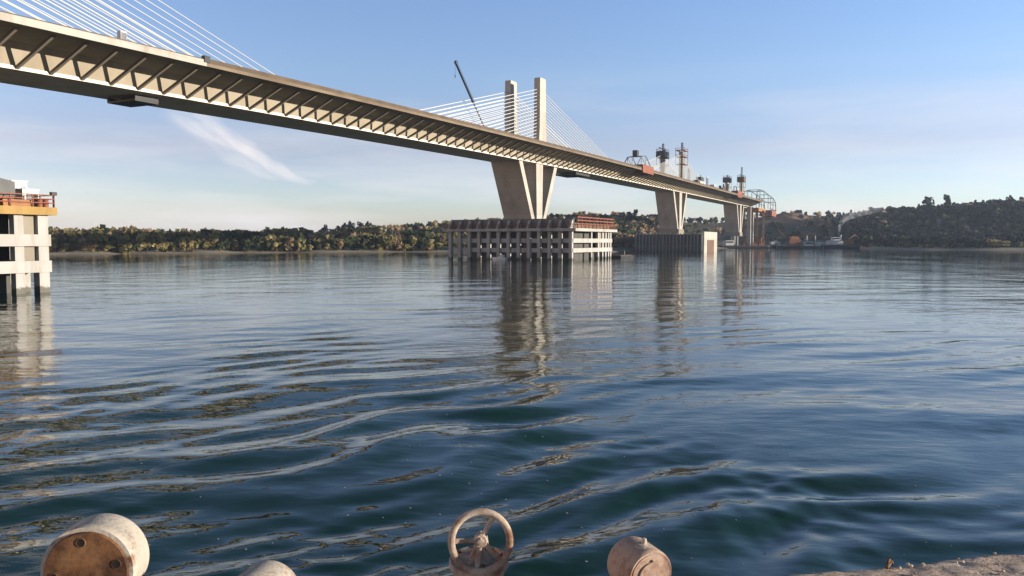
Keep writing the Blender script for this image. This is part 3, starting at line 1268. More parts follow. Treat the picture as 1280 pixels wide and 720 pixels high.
def lattice(m, p, q, w, n, r=.06):
    p, q = Vector(p), Vector(q)
    d = (q - p).normalized()
    u = Vector((0, 0, 1)) if abs(d.z) < .9 else Vector((1, 0, 0))
    a = d.cross(u).normalized() * w / 2
    b = a.cross(d).normalized() * w / 2
    cs = [a + b, a - b, -a - b, -a + b]
    for c in cs:
        m.tube(p + c, q + c, r, r, 5)
    for i in range(n):
        f0, f1 = i / n, (i + 1) / n
        for k in range(4):
            c0, c1 = cs[k], cs[(k + 1) % 4]
            m.tube(p + (q - p) * f0 + c0, p + (q - p) * f1 + c1, r * .6, r * .6, 4)


# mobile crane with a long raised boom
t = deck_thing('mobile_crane', 'mobile crane on the bridge deck, long dark boom raised left of the pylons', 'crane', -21.0, -3.0)
m = MB()
m.box(-5.5, 5.5, -1.25, 1.25, .75, 1.35)
m.build('chassis', M['yellow'], t, bevel=.05)
m = MB()
m.prism([(-7.6, .7), (-5.6, .7), (-5.6, 2.3), (-6.9, 2.3), (-7.6, 1.6)], -1.2, 1.2)
m.build('cab', M['yellow'], t, bevel=.05)
for x in (-6.2, -3.6, 2.6, 4.4):
    for y in (-1.15, 1.15):
        m = MB()
        m.lathe([(-.18, .35), (-.18, .55), (.18, .55), (.18, .35)], (x, y, .55), (0, 1, 0), 18)
        m.build('wheel', M['rubber'], t, True)
m = MB()
m.box(-1.6, 2.8, -1.2, 1.2, 1.4, 2.6)
m.build('turret', M['yellow'], t, bevel=.06)
pt = lambda s, q, z: (s + 21.0, -(q + 3.0), z - (P(-21.0) - .34))
foot, mid, tip = Vector(pt(-20.0, -3, P(-21) + 1.8)), None, Vector(pt(-40.5, -2.0, 51.6))
mid = foot.lerp(tip, .50)
m = MB()
m.beam(foot, mid, .26, .3)
m.build('boom_base', M['grey'], t)
m = MB()
m.beam(foot.lerp(tip, .49), tip, .52, .6)
m.build('boom', M['bluesteel'], t)
m = MB()
m.tube(tip + Vector((0, -.3, .1)), tip + Vector((0, .3, .1)), .5, .5, 14)
m.tube(foot + Vector((1.6, 0, -.6)), foot.lerp(tip, .2), .18, .18, 8)
m.build('boom_head', M['bluesteel'], t)
m = MB()
m.tube(tip + Vector((-.5, 0, 0)), tip + Vector((-.5, 0, -3.2)), .035, .035, 5)
m.tube(tip + Vector((-.5, 0, -3.2)), tip + Vector((-.5, 0, -3.9)), .16, .10, 8)
m.build('hook_block', M['darkgrey'], t)

# inspection platforms slung below the girder
for s, L, lb in ((-140.0, 4.0, 'dark inspection gantry slung under the deck at the left of the view'), (36.0, 13.0, 'dark inspection gantry slung under the deck right of the tall pier')):
    zb = P(s) - 4.31
    t = thing('inspection_gantry', lb, 'gantry', W(s, 0, zb), BROT, 'gantries slung under the deck')
    m = MB()
    wd = 4.2 if L > 5 else 2.9
    m.box(-L / 2, L / 2, -wd, wd, -1.0, -.75)
    m.build('platform', M['darkgrey'], t)
    m = MB()
    for x in (-L / 2 + .2, L / 2 - .2):
        for y in (-wd + .2, 0, wd - .2):
            m.beam((x, y, -.745), (x, y, 0), .2, .2)
    m.build('hanger', M['darkgrey'], t)
    MB().box(-L / 2, L / 2, -wd - .05, -wd - .003, -.8, -.25).build('side_panel', M['darkgrey'], t)
    MB().box(-L / 2, L / 2, wd + .003, wd + .05, -.8, -.25).build('side_panel', M['darkgrey'], t)

# cabinet on the near deck edge
t = deck_thing('control_cabinet', 'small white cabinet on the deck edge near the left end of the bridge', 'cabinet', -151.5, 12.4)
MB().box(-.45, .45, -.35, .35, 0, 1.7).build('body', M['white'], t, bevel=.03)
MB().box(-.38, .38, -.39, -.353, .2, 1.5).build('door', M['grey'], t)

# deck-edge form traveller, red, before the second pylons
t = deck_thing('form_traveller', 'rust red form traveller with a grey frame on the deck left of the second pylons', 'form traveller', 80.0, 9.0)
m = MB()
m.box(-6.0, 9.0, -5.2, 2.6, -1.5, 1.5)
m.build('body', M['rustred'], t)
m = MB()
for y in (-4.0, 1.5):
    m.path([(-9, y, 1.4), (-4, y, 4.6), (2, y, 5.4), (9, y, 1.4)], .2, 6)
    m.tube((-4, y, 1.4), (-4, y, 4.6), .16, .16, 6)
    m.tube((2, y, 1.4), (2, y, 5.4), .16, .16, 6)
    m.tube((-4, y, 4.6), (2, y, 1.4), .12, .12, 6)
m.tube((2, -4, 5.4), (2, 1.5, 5.4), .16, .16, 6)
m.tube((-4, -4, 4.6), (-4, 1.5, 4.6), .16, .16, 6)
m.tube((-.7, -4, 5.05), (-.7, 1.5, 5.05), .16, .16, 6)
m.build('truss', M['grey'], t)
MB().box(-2.0, 0.6, -1.6, .2, 5.1, 7.4).build('winch_cabin', M['darkgrey'], t)

# climbing platforms round the unfinished pylons


def climbing(s, q, label, top, cage, mast, trim):
    zb = P(s) - .36
    t = thing('climbing_scaffold', label, 'scaffold', W(s, q, zb), BROT, 'climbing scaffolds on the unfinished pylons')
    # frame of tubes round the column, platforms, mast
    for z in ((top - 2.8, top + .35) if trim else (top - 6.4, top - 2.8, top + .35)):
        m = MB()
        for x0, x1, y0, y1 in ((-4.0, -2.7, -2.2, 2.2), (2.7, 4.0, -2.2, 2.2), (-2.69, 2.69, -2.2, -1.15), (-2.69, 2.69, 1.15, 2.2)):
            m.box(x0, x1, y0, y1, z, z + .25)
        m.build('platform', cage, t)
    m = MB()
    for x in (-3.9, 3.9):
        for y in (-2.1, 2.1):
            m.beam((x, y, top - 6.5), (x, y, top + 1.7), .18, .18)
    for z in (top - 1.7, top + 1.5, top - 6.3):
        for y in (-2.15, 2.15):
            m.beam((-3.9, y, z), (3.9, y, z), .13, .13)
        for x in (-3.95, 3.95):
            m.beam((x, -2.1, z), (x, 2.1, z), .13, .13)
    m.build('frame', cage, t)
    if trim:
        m = MB()
        for x0, x1, y0, y1 in ((-4.05, 4.05, -2.35, -2.25), (-4.05, 4.05, 2.25, 2.35), (-4.05, -4.2, -2.3, 2.3)):
            m.box(min(x0, x1), max(x0, x1), y0, y1, top - 2.6, top + .2)
        m.build('shutter', trim, t)
    m = MB()
    lattice(m, (0.6, 0, top + .5), (0.6, 0, top + mast), .7, 4, .12)
    m.build('mast', M['darkgrey'], t)
    if cage is M['darkgrey']:
        m = MB()
        m.beam((-6.6, 0, top + 1.9), (5.6, 0, top + 1.9), .5, .5)
        m.build('jib', M['darkgrey'], t)
    return t


climbing(173, -4.8, 'dark climbing scaffold with a cross jib on the far second pylon', 16.0, M['darkgrey'], 4.6, M['darkgrey'])
climbing(173, 4.8, 'rusty climbing scaffold on the near second pylon', 16.0, M['rustred'], 4.6, None)
climbing(343, -4.8, 'dark brown climbing scaffold on the far third pylon', 14.5, M['brownsteel'], 2.5, M['darkgrey'])
climbing(343, 4.8, 'climbing scaffold with a tall mast on the near third pylon', 14.5, M['darkgrey'], 7.5, M['brownsteel'])

container('site_container', 'long pale container on the deck between the second and third pylons', 205, 7.0, P(205) - .34, 12, 2.6, 3.2, M['white'], rot=0)
t = deck_thing('generator', 'dark box generator standing above the pale container on the deck', 'generator', 213, 5.0)
MB().box(-3.2, 3.2, -1.5, 1.5, 2.0, 6.2).build('housing', M['darkgrey'], t, bevel=.1)
m = MB()
for x in (-2.8, 2.8):
    for y in (-1.2, 1.2):
        m.box(x - .2, x + .2, y - .2, y + .2, 0, 1.995)
m.build('support_frame', M['grey'], t)
MB().tube((2, 0, 6.2), (2, 0, 7.6), .2, .2, 8).build('exhaust', M['darkgrey'], t)
t = deck_thing('excavator', 'dark excavator working on the deck just left of the third pylons', 'excavator', 262, 7.0)
for y in (-1.6, 1.6):
    m = MB()
    m.prism([(-2.6, .5), (-2.1, 0), (2.1, 0), (2.6, .5), (2.1, 1.1), (-2.1, 1.1)], y - .4, y + .4)
    m.build('track', M['rubber'], t)
MB().box(-3.2, 2.2, -1.7, 1.7, 1.15, 3.0).build('body', M['darkgrey'], t, bevel=.12)
MB().box(.4, 2.2, .3, 1.6, 3.003, 4.6).build('cab', M['glass'], t, bevel=.1)
m = MB()
m.beam((1.8, -.4, 2.4), (5.6, -.4, 5.6), .5, .7)
m.beam((5.6, -.4, 5.6), (8.2, -.4, 2.6), .4, .55)
m.build('boom', M['darkgrey'], t)
m = MB()
m.prism([(7.5, 1.2), (8.8, 1.0), (9.0, 2.6), (8.0, 2.8)], -1.0, .2)
m.build('bucket', M['grey'], t)

container('site_container', 'short white container right of the generator on the deck', 228, 9.0, P(228) - .34, 6, 2.5, 2.8, M['white'])
container('site_container', 'rust red container between the excavator and the third pylons', 318, 9.0, P(318) - .34, 8, 2.5, 3.0, M['rustred'])
container('site_container', 'small grey container just right of the second pylons', 186, 9.5, P(186) - .34, 5, 2.4, 2.6, M['grey'])
for s, q, h, lb in ((196, 3, 9, 'thin lattice lighting mast right of the second pylons'), (246, 2, 8, 'thin lattice lighting mast midway between the second and third pylons'), (330, -2, 10, 'thin lattice lighting mast just left of the third pylons'), (362, 3, 9, 'thin lattice lighting mast right of the third pylons')):
    t = deck_thing('lighting_mast', lb, 'mast', s, q, group='lighting masts on the deck')
    m = MB()
    lattice(m, (0, 0, 0), (0, 0, h), .8, 8, .09)
    m.build('tower', M['rustred'], t)
    MB().box(-1.0, 1.0, -.3, .3, h, h + .8).build('lamp_panel', M['white'], t)
# red machinery box near the third pylons
t = deck_thing('pump_unit', 'rust red pump unit on the deck edge left of the third pylons', 'pump', 288, 11.0)
MB().box(-9, 5, -2.8, 1.2, -1.6, 2.4).build('body', M['rustred'], t, bevel=.1)
m = MB()
m.tube((-7, 0, 2.4), (-7, 0, 5.0), .3, .3, 8)
m.path([(-7, 0, 5), (0, 0, 5.4), (3, 0, 2.4)], .3, 8)
m.build('pipe', M['grey'], t)

# arched launching gantry at the end of the deck
GS = S1 - 2
zg = P(GS) - 4.4
t = thing('launching_gantry', 'grey arched truss gantry overhanging the far end of the deck', 'gantry', W(GS, 6.0, 0), BROT)
arc = [(-6, zg + 3.0), (-6, zg + 11.0), (8, zg + 13.0), (28, zg + 13.0), (50, zg + 11.5), (78, zg + 10.0), (92, zg + 7.5), (96, zg + 1.0), (94, zg - 3.5)]
for y in (-4, 5):
    m = MB()
    m.path([(x, y, z) for x, z in arc], .27, 6)
    m.path([(-6, y, zg + 6.0), (40, y, zg + 5.6), (95, y, zg + 4.6)], .2, 6)
    m.path([(60, y, zg + 1.0), (95, y, zg + .4)], .3, 6)
    for x, z in ((8, zg + 13), (28, zg + 13), (50, zg + 11.5), (64, zg + 10.8), (78, zg + 10)):
        m.tube((x, y, zg + .5), (x, y, z), .2, .2, 5)
    m.build('side_truss', M['darkgrey'], t)
m = MB()
for x, z in arc[1:]:
    m.tube((x, -4, z), (x, 5, z), .25, .25, 6)
m.build('cross_tie', M['grey'], t)
MB().box(70, 95, -4.4, 5.4, zg - 4.6, zg + .2).build('work_platform', M['rustred'], t)
MB().box(-4, 30, -5.0, 6.0, zg - 3.0, zg - .6).build('formwork', M['orange'], t)

# brown falsework tower below the deck end, and orange hoarding
t = thing('falsework_tower', 'brown scaffold tower under the far end of the deck', 'scaffold', W(396, 4, 1.0), BROT)
m = MB()
for x in np.linspace(-5, 5, 4):
    for y in np.linspace(-8, 6, 4):
        m.beam((x, y, 0), (x, y, zg - 3.2), .45, .45)
m.build('standard', M['brownsteel'], t)
m = MB()
for z in np.arange(3, zg - 4, 4.2):
    for y in np.linspace(-8, 6, 4):
        m.beam((-5, y, z), (5, y, z), .25, .3)
    for x in np.linspace(-5, 5, 4):
        m.beam((x, -8, z), (x, 6, z), .25, .3)
m.build('ledger', M['brownsteel'], t)
m = MB()
m.box(-4.5, 4.5, -7.5, 5.5, 0, 7.5)
m.build('hoarding', M['orange'], t)

# bare earth heap of the approach, high on the far slope
def heap():
    g = np.random.default_rng(4)
    m = MB()
    cx, cy = .345 * 812, 812.0
    rings = []
    for k in range(14):
        f = k / 13
        rad = 1 - f
        ring = []
        for a in np.linspace(0, 2 * PI, 36, endpoint=False):
            w = 1 + .13 * math.sin(3 * a + 1) + .07 * math.sin(7 * a)
            x, y = cx + math.cos(a) * 24 * rad * w, cy + math.sin(a) * 26 * rad * w
            z = float(ground_z(x, y)) - .6 + 5.5 * math.sin(f * PI / 2) ** 1.3 + .5 * math.sin(5 * a + k)
            ring.append((x, y, z))
        rings.append(ring)
    m.loft(rings[:-1])
    tag(m.build('earth_heap', M['earth'], None, True), 'heap of bare orange earth on the far slope behind the deck end', 'earth heap', kind='structure')


heap()

# ------------------------------------------------------------------ boats by the third pier


def hull(m, L, B, D, bow=.18, z0=-.6):
    secs = []
    for f, w, up in ((-.5, .86, .1), (-.47, .97, 0), (.5 - bow, 1, 0), (.5 - bow * .45, .72, .12), (.5, .10, .35)):
        x = f * L
        hb = B / 2 * w
        secs.append([(x, -hb * .82, z0 + up * D), (x, -hb, D * .45), (x, -hb, D + up * D * .4), (x, hb, D + up * D * .4), (x, hb, D * .45), (x, hb * .82, z0 + up * D)])
    m.loft(secs)


def boat(name, label, cat, px, Y, L, B, D, hm, rot=0.0, group='work boats moored by the third pier'):
    X = (px - 640) / 1000 * Y
    t = thing(name, label, cat, (X, Y, RIVER_Z), rot, group)
    m = MB()
    hull(m, L, B, D)
    m.build('hull', hm, t)
    m = MB()
    m.box(-L * .48, L * .33, -B * .46, B * .46, D + .002, D + .16)
    m.build('deck', M['grey'], t)
    return t, D + .165


t, z = boat('cargo_barge', 'long black barge with a pale deckhouse moored in front of the third pier', 'barge', 934, 581, 42, 9, 1.9, M['black'], R(2))
MB().box(-17, -11, -3.4, 3.4, z, z + 3.6).build('deckhouse', M['white'], t, bevel=.1)
MB().box(-16.6, -11.4, -3.46, -3.405, z + 1.9, z + 2.9).build('window', M['glass'], t)
m = MB()
for x in (-4, 1.5, 7):
    m.box(x, x + 4.4, -3.6, 3.6, z, z + 1.5)
m.build('hatch', M['rustred'], t)
MB().tube((-12, 0, z + 3.6), (-12, 0, z + 8.5), .18, .12, 6).build('mast', M['white'], t)
t, z = boat('crane_pontoon', 'dark pontoon carrying a block of rust red machinery', 'pontoon', 987, 580, 19, 8, 1.7, M['black'], R(180))
MB().box(-6.5, 1.5, -3.2, 3.2, z, z + 4.6).build('machinery_house', M['rustred'], t, bevel=.1)
MB().box(-5.6, .4, -2.4, 2.4, z + 4.603, z + 6.6).build('upper_house', M['orange'], t, bevel=.1)
m = MB()
lattice(m, (1.0, 0, z + 3), (8.5, 0, z + 12), 1.1, 7, .12)
m.build('jib', M['brownsteel'], t)
t, z = boat('work_boat', 'small pale work boat with two white masts between the pontoon and the navy tug', 'boat', 1014, 578, 16, 5, 1.5, M['black'], 0)
MB().box(-5.6, .6, -1.9, 1.9, z, z + 3.0).build('wheelhouse', M['white'], t, bevel=.1)
MB().box(-5.2, .2, -1.96, -1.903, z + 1.5, z + 2.5).build('window', M['glass'], t)
for x in (-3.5, 2.6):
    MB().tube((x, 0, z), (x, 0, z + 7.5), .3, .2, 6).build('mast', M['white'], t)
t, z = boat('tug_boat', 'navy hulled tug with white cabin and orange crane under the smoke', 'tug', 1053, 576, 30, 7.5, 2.4, M['navy'], 0)
MB().box(-11, -1, -2.9, 2.9, z, z + 3.0).build('deckhouse', M['white'], t, bevel=.1)
MB().box(-8, -3, -2.3, 2.3, z + 3.003, z + 5.4).build('wheelhouse', M['white'], t, bevel=.1)
MB().box(-7.8, -3.2, -2.36, -2.303, z + 3.9, z + 4.9).build('window', M['glass'], t)
MB().tube((-1.6, 0, z + 2.9), (-1.6, 0, z + 7.0), .6, .5, 10).build('funnel', M['white'], t)
m = MB()
m.box(1.6, 7.2, -2.2, 2.2, z, z + 3.6)
m.build('crane_house', M['orange'], t, bevel=.15)
m = MB()
m.beam((3.5, 0, z + 3.4), (8.5, 0, z + 7.2), .7, .8)
m.beam((8.5, 0, z + 7.2), (11.5, 0, z + 4.4), .6, .6)
m.build('crane_arm', M['orange'], t)

# smoke from the tug funnel
def smoke():
    m = MB()
    base = Vector(((1050 - 640) / 1000 * 576 - 1.4, 576, 10.0))
    secs = []
    path = [(0, 0, .5), (.2, 3, 1.2), (.6, 6.5, 1.7), (1.8, 10, 2.1), (5, 12.5, 2.5), (11, 15, 3.0), (19, 17.5, 3.4), (28, 19.5, 3.6), (36, 21, 2.8)]
    for x, zz, r in path:
        secs.append([base + Vector((x + math.sin(a) * r * -.5, math.cos(a) * r, zz + math.sin(a) * r * .9)) for a in np.linspace(0, 2 * PI, 12, endpoint=False)])
    m.loft(secs)
    mt = bpy.data.materials.new('smoke_volume')
    mt.use_nodes = True
    nt = mt.node_tree
    nt.nodes.clear()
    o = N(nt, 'ShaderNodeOutputMaterial')
    v = N(nt, 'ShaderNodeVolumePrincipled')
    v.inputs['Color'].default_value = (.85, .86, .9, 1)
    geo = N(nt, 'ShaderNodeNewGeometry').outputs['Position']
    nn = noise(nt, geo, .35, 3)
    sx = N(nt, 'ShaderNodeSeparateXYZ')
    nt.links.new(geo, sx.inputs[0])
    mr = N(nt, 'ShaderNodeMapRange')
    mr.inputs['From Min'].default_value = base.x + 1
    mr.inputs['From Max'].default_value = base.x + 34
    mr.inputs['To Min'].default_value = .15
    mr.inputs['To Max'].default_value = .004
    nt.links.new(sx.outputs['X'], mr.inputs['Value'])
    th = N(nt, 'ShaderNodeMapRange')
    th.inputs['From Min'].default_value = .40
    th.inputs['From Max'].default_value = .62
    nt.links.new(nn, th.inputs['Value'])
    mu = N(nt, 'ShaderNodeMath', operation='MULTIPLY')
    nt.links.new(mr.outputs[0], mu.inputs[0])
    nt.links.new(th.outputs[0], mu.inputs[1])
    nt.links.new(mu.outputs[0], v.inputs['Density'])
    nt.links.new(v.outputs[0], o.inputs['Volume'])
    tag(m.build('smoke', mt), 'pale smoke plume rising from the navy tug and drifting right', 'smoke', kind='stuff')


smoke()

# site huts on the shore behind the boats
huts = [(948, 604, 8, 3.4, M['rustred'], 'rust red shed on the shore under the deck end'),
        (968, 607, 7, 3.0, M['white'], 'pale site hut on the shore left of the red pontoon'),
        (1003, 608, 9, 3.6, M['tarp'], 'grey shed on the shore behind the small work boat'),
        (1026, 610, 8, 3.0, M['white'], 'white site hut on the shore left of the smoke')]
for px, Y, L, H, mt, lb in huts:
    X = (px - 640) / 1000 * Y
    z0 = float(ground_z(X, Y)) - .2
    t = thing('site_hut', lb, 'hut', (X, Y, z0), 0, 'huts on the far shore')
    MB().box(-L / 2, L / 2, -2.5, 2.5, 0, H).build('wall', mt, t)
    m = MB()
    m.prism([(-L / 2 - .3, H + .003), (L / 2 + .3, H + .003), (L / 2 + .3, H + .25), (0, H + 1.1), (-L / 2 - .3, H + .25)], -2.8, 2.8)
    m.build('roof', M['grey'], t)
    MB().box(-.5, .5, -2.56, -2.503, 0, 2.1).build('door', M['darkgrey'], t)
    MB().box(1.2, 2.2, -2.56, -2.503, 1.1, 2.0).build('window', M['glass'], t)

# small craft by the middle platform
t = thing('raft', 'flat dark pontoon raft moored at the right end of the middle platform', 'raft', W(21, 22, RIVER_Z), BROT)
MB().box(-5, 9, -2.5, 2.5, -.3, .7).build('float', M['black'], t, bevel=.1)
MB().box(-4, 8, -2.0, 2.0, .703, .85).build('deck', M['brownsteel'], t)
MB().tube((6, 0, .85), (6, 0, 2.2), .15, .15, 8).build('bollard', M['grey'], t)
p = W(-20.5, 0.5, 0)
t = thing('dinghy', 'small white boat lying at the dark face of the middle platform', 'boat', (p.x, p.y - 1.5, RIVER_Z), BROT + PI / 2)
m = MB()
hull(m, 4.4, 1.7, .75, .4, -.2)
m.build('hull', M['white'], t)
MB().box(-1.4, .2, -.55, .55, .76, 1.5).build('cabin', M['white'], t, bevel=.05)
MB().box(-.6, .203, -.56, .56, 1.1, 1.35).build('window', M['glass'], t)

# ------------------------------------------------------------------ quay in the foreground
QZ = 4.2
E1, E2 = Vector((1.369, 3.778, 0)), Vector((2.615, 4.053, 0))
QD = (E2 - E1).normalized()
QN = Vector((QD.y, -QD.x, 0))            # away from the water


def quay_mat():
    m, nt, b = new_mat('quay_concrete')
    tc = N(nt, 'ShaderNodeTexCoord').outputs['Object']
    n1 = noise(nt, tc, 2.2, 6, .65)
    n2 = noise(nt, tc, 38, 5, .7)
    n3 = noise(nt, tc, 9, 5, .6)
    c = ramp(nt, n1, [(.3, (.34, .25, .19)), (.55, (.46, .35, .275)), (.75, (.52, .42, .34))])
    sp = ramp(nt, n2, [(.36, (.10, .065, .045)), (.50, (1, 1, 1))])
    c = mix(nt, .75, c, sp, 'MULTIPLY')
    st = ramp(nt, n3, [(.55, (0, 0, 0)), (.72, (1, 1, 1))])
    mm = N(nt, 'ShaderNodeMath', operation='MULTIPLY')
    nt.links.new(st, mm.inputs[0])
    mm.inputs[1].default_value = .5
    c = mix(nt, mm.outputs[0], c, (.20, .11, .065))
    nt.links.new(c, b.inputs['Base Color'])
    b.inputs['Roughness'].default_value = .92
    b.inputs['Specular IOR Level'].default_value = .2
    bp = N(nt, 'ShaderNodeBump')
    bp.inputs['Strength'].default_value = .8
    bp.inputs['Distance'].default_value = .02
    ad = N(nt, 'ShaderNodeMath', operation='ADD')
    nt.links.new(n2, ad.inputs[0])
    nt.links.new(n3, ad.inputs[1])
    nt.links.new(ad.outputs[0], bp.inputs['Height'])
    nt.links.new(bp.outputs['Normal'], b.inputs['Normal'])
    return m


def build_quay():
    g = np.random.default_rng(8)
    us = np.linspace(-8, 10, 640)
    prof = [(-.0, -6.0), (0, -.5), (0, -.10), (.004, -.035), (.018, -.010), (.045, 0)] + [(d, 0) for d in np.geomspace(.07, 12, 40)]
    def nz(u, v, f, sd):
        gg = np.random.default_rng(sd)
        o = 0
        for _ in range(10):
            a = gg.uniform(0, 6.28)
            ff = f * gg.uniform(.5, 2)
            o = o + np.sin(ff * (u * math.cos(a) + v * math.sin(a)) + gg.uniform(0, 6.28))
        return o / 3
    vs = []
    for u in us:
        chip = max(0, nz(u, 0, 9, 3) - .55) * .05 + nz(u, 0, 28, 9) * .005 + nz(u, 0, 70, 10) * .003
        for d, z in prof:
            dd = d + (chip if d < .2 else 0)
            zz = z + (nz(u, d, 6, 5) * .006 + nz(u, d, 40, 6) * .0035 if z > -.06 else 0)
            if d < .05 and z > -.2:
                zz -= max(0, nz(u, 0, 9, 3) - .55) * .04
            p = E1 + QD * u + QN * dd
            vs.append((p.x, p.y, QZ + zz))
    n = len(prof)
    fs = [(i * n + j, (i + 1) * n + j, (i + 1) * n + j + 1, i * n + j + 1) for i in range(len(us) - 1) for j in range(n - 1)]
    m = MB()
    m.add(vs, fs)
    o = m.build('quay', quay_mat(), None, True)
    if o.data.polygons[10].normal.z < 0 and False:
        o.data.flip_normals()
    tag(o, 'rough pinkish concrete quay edge in the near right corner', 'quay', kind='structure')


build_quay()


def old_paint(name, paint, paint2, rust, amt_lo, amt_hi, rough=.8):
    """thick flaking paint over rust"""
    paint, paint2, rust = [tuple(v * .52 for v in c) for c in (paint, paint2, rust)]
    m, nt, b = new_mat(name)
    tc = N(nt, 'ShaderNodeTexCoord').outputs['Object']
    n1 = noise(nt, tc, 9, 6, .65)
    n2 = noise(nt, tc, 45, 5, .65)
    n3 = noise(nt, tc, 4, 5, .6)
    c = ramp(nt, n1, [(.3, paint), (.7, paint2)])
    ad = N(nt, 'ShaderNodeMath', operation='MULTIPLY_ADD')
    nt.links.new(n2, ad.inputs[0])
    ad.inputs[1].default_value = .35
    nt.links.new(n3, ad.inputs[2])
    rm = ramp(nt, ad.outputs[0], [(amt_lo, (0, 0, 0)), (amt_hi, (1, 1, 1))])
    rc = ramp(nt, n2, [(.3, tuple(v * .55 for v in rust)), (.7, rust)])
    c = mix(nt, rm, c, rc)
    dk = ramp(nt, n2, [(.28, (.25, .2, .17)), (.40, (1, 1, 1))])
    c = mix(nt, .6, c, dk, 'MULTIPLY')
    nt.links.new(c, b.inputs['Base Color'])
    b.inputs['Roughness'].default_value = rough
    b.inputs['Specular IOR Level'].default_value = .25
    bp = N(nt, 'ShaderNodeBump')
    bp.inputs['Strength'].default_value = .7
    bp.inputs['Distance'].default_value = .006
    a2 = N(nt, 'ShaderNodeMath', operation='MULTIPLY_ADD')
    nt.links.new(rm, a2.inputs[0])
    a2.inputs[1].default_value = -.5
    nt.links.new(n2, a2.inputs[2])
    nt.links.new(a2.outputs[0], bp.inputs['Height'])
    nt.links.new(bp.outputs['Normal'], b.inputs['Normal'])
    return m


PAINT = old_paint('flaking_pale_paint', (.58, .50, .41), (.70, .62, .52), (.27, .115, .05), .66, .80)
RUSTY = old_paint('rusty_plate', (.30, .12, .035), (.36, .20, .10), (.10, .04, .02), .50, .74)
PINK = old_paint('pink_primer', (.52, .36, .27), (.60, .44, .34), (.27, .12, .065), .60, .80)
PINKW = old_paint('worn_wheel_paint', (.58, .45, .35), (.66, .54, .44), (.30, .14, .08), .60, .78)
HOLE = surf('dark_hole', (.012, .009, .007), (.02, .016, .012), 5, .95, None, 0, 0)


def drum(label, c, axis, r, L, face_mat, bolt_r, bolts, group, hole=True, name='flanged_pipe'):
    c = Vector(c)
    ax = Vector(axis).normalized()        # from the near face backwards
    t = thing(name, label, 'pipe', (c.x, c.y, QZ), 0, group)
    o = Vector((0, 0, c.z - QZ))
    m = MB()
    m.lathe([(.004, r * .90), (.004, r * .985), (.014, r), (.05, r), (.055, r * .985), (L - .03, r * 1.0), (L - .01, r * .99), (L, r * .96), (L, .01)], o, ax, 72)
    m.build('body', PAINT, t, True)
    m = MB()
    m.lathe([(.003, r * .895), (-.004, r * .89), (-.008, r * .87), (-.009, r * .5), (-.011, .001)], o, ax, 72)
    m.build('cover_plate', face_mat, t, True)
    side = ax.cross(Vector((0, 0, 1))).normalized()
    up = side.cross(ax).normalized()
    for a in bolts:
        p = o + (side * math.cos(a) + up * math.sin(a)) * bolt_r
        if hole:
            m = MB()
            m.lathe([(-.0105, r * .085), (-.0122, r * .095), (-.0105, r * .108), (-.006, r * .112)], p, ax, 16)
            m.build('bolt_collar', RUSTY, t, True)
            m = MB()
            m.lathe([(-.0108, .0005), (-.0118, r * .088), (-.006, r * .088)], p, ax, 14)
            m.build('bolt_hole', HOLE, t)
        else:
            m = MB()
            m.lathe([(-.010, r * .10), (-.026, r * .10), (-.027, .0005)], p, ax, 6)
            m.build('bolt', RUSTY, t)
    # neck and foot that carry it, out of sight below the frame
    m = MB()
    b = o + ax * (L * .55)
    m.tube((b.x, b.y, -.02), (b.x, b.y, b.z - r * .6), r * .55, r * .55, 28)
    m.tube((b.x, b.y, -.02), (b.x, b.y, .03), r * .95, r * .95, 28)
    m.build('foot', PAINT, t, True)
    return t


PG = 'old pipe ends along the quay edge'
drum('big flanged pipe end with a rusty brown face, left on the quay edge', (-1.687, 3.10, 4.489), (-.09, 1, -.02), .180, .19, RUSTY, .122, [R(97), R(187), R(15), R(277)], PG)
drum('pale rounded pipe end just showing right of the big rusty-faced pipe', (-1.035, 3.06, 4.345), (.20, 1, 0), .138, .19, PAINT, .10, [R(45), R(135), R(225), R(315)], PG)

# capped pipe on the right
c4 = Vector((.5666, 3.20, 4.43))
ax4 = Vector((-.40, .90, .03)).normalized()
t = thing('capped_pipe', 'small pink capped pipe end with a lug on top, right of the handwheel', 'pipe', (c4.x, c4.y, QZ), 0, PG)
o4 = Vector((0, 0, c4.z - QZ))
r4 = .108
m = MB()
m.lathe([(.0, r4 * .84), (-.004, r4 * .93), (.004, r4 * .985), (.018, r4), (.15, r4 * 1.01), (.17, r4 * .96), (.18, .01)], o4, ax4, 64)
m.build('body', PINK, t, True)
m = MB()
m.lathe([(.001, r4 * .83), (-.003, r4 * .82), (-.003, r4 * .56), (-.010, r4 * .54), (-.011, .001)], o4, ax4, 64)
m.build('cap', PINK, t, True)
sd = ax4.cross(Vector((0, 0, 1))).normalized()
p = o4 + Vector((0, 0, r4 * .56)) - ax4 * .005 + sd * -.0
m = MB()
m.lathe([(-.001, .009), (.004, .0095)], p, ax4, 14)
m.build('vent_hole', HOLE, t)
m = MB()
p = o4 + ax4 * .055 + Vector((0, 0, r4 - .005))
m.lathe([(0, .022), (.012, .022), (.014, .012), (.03, .010), (.036, .006), (.037, .001)], p, (.15, -.1, 1), 12)
m.lathe([(-.03, .03), (.004, .034), (.008, .02)], p, (0, 0, 1), 12)
m.build('lug', PINKW, t, True)
m = MB()
b = o4 + ax4 * .09
m.tube((b.x, b.y, -.02), (b.x, b.y, b.z - r4 * .6), r4 * .5, r4 * .5, 24)
m.tube((b.x, b.y, -.02), (b.x, b.y, .025), r4, r4, 24)
m.build('foot', PINK, t, True)

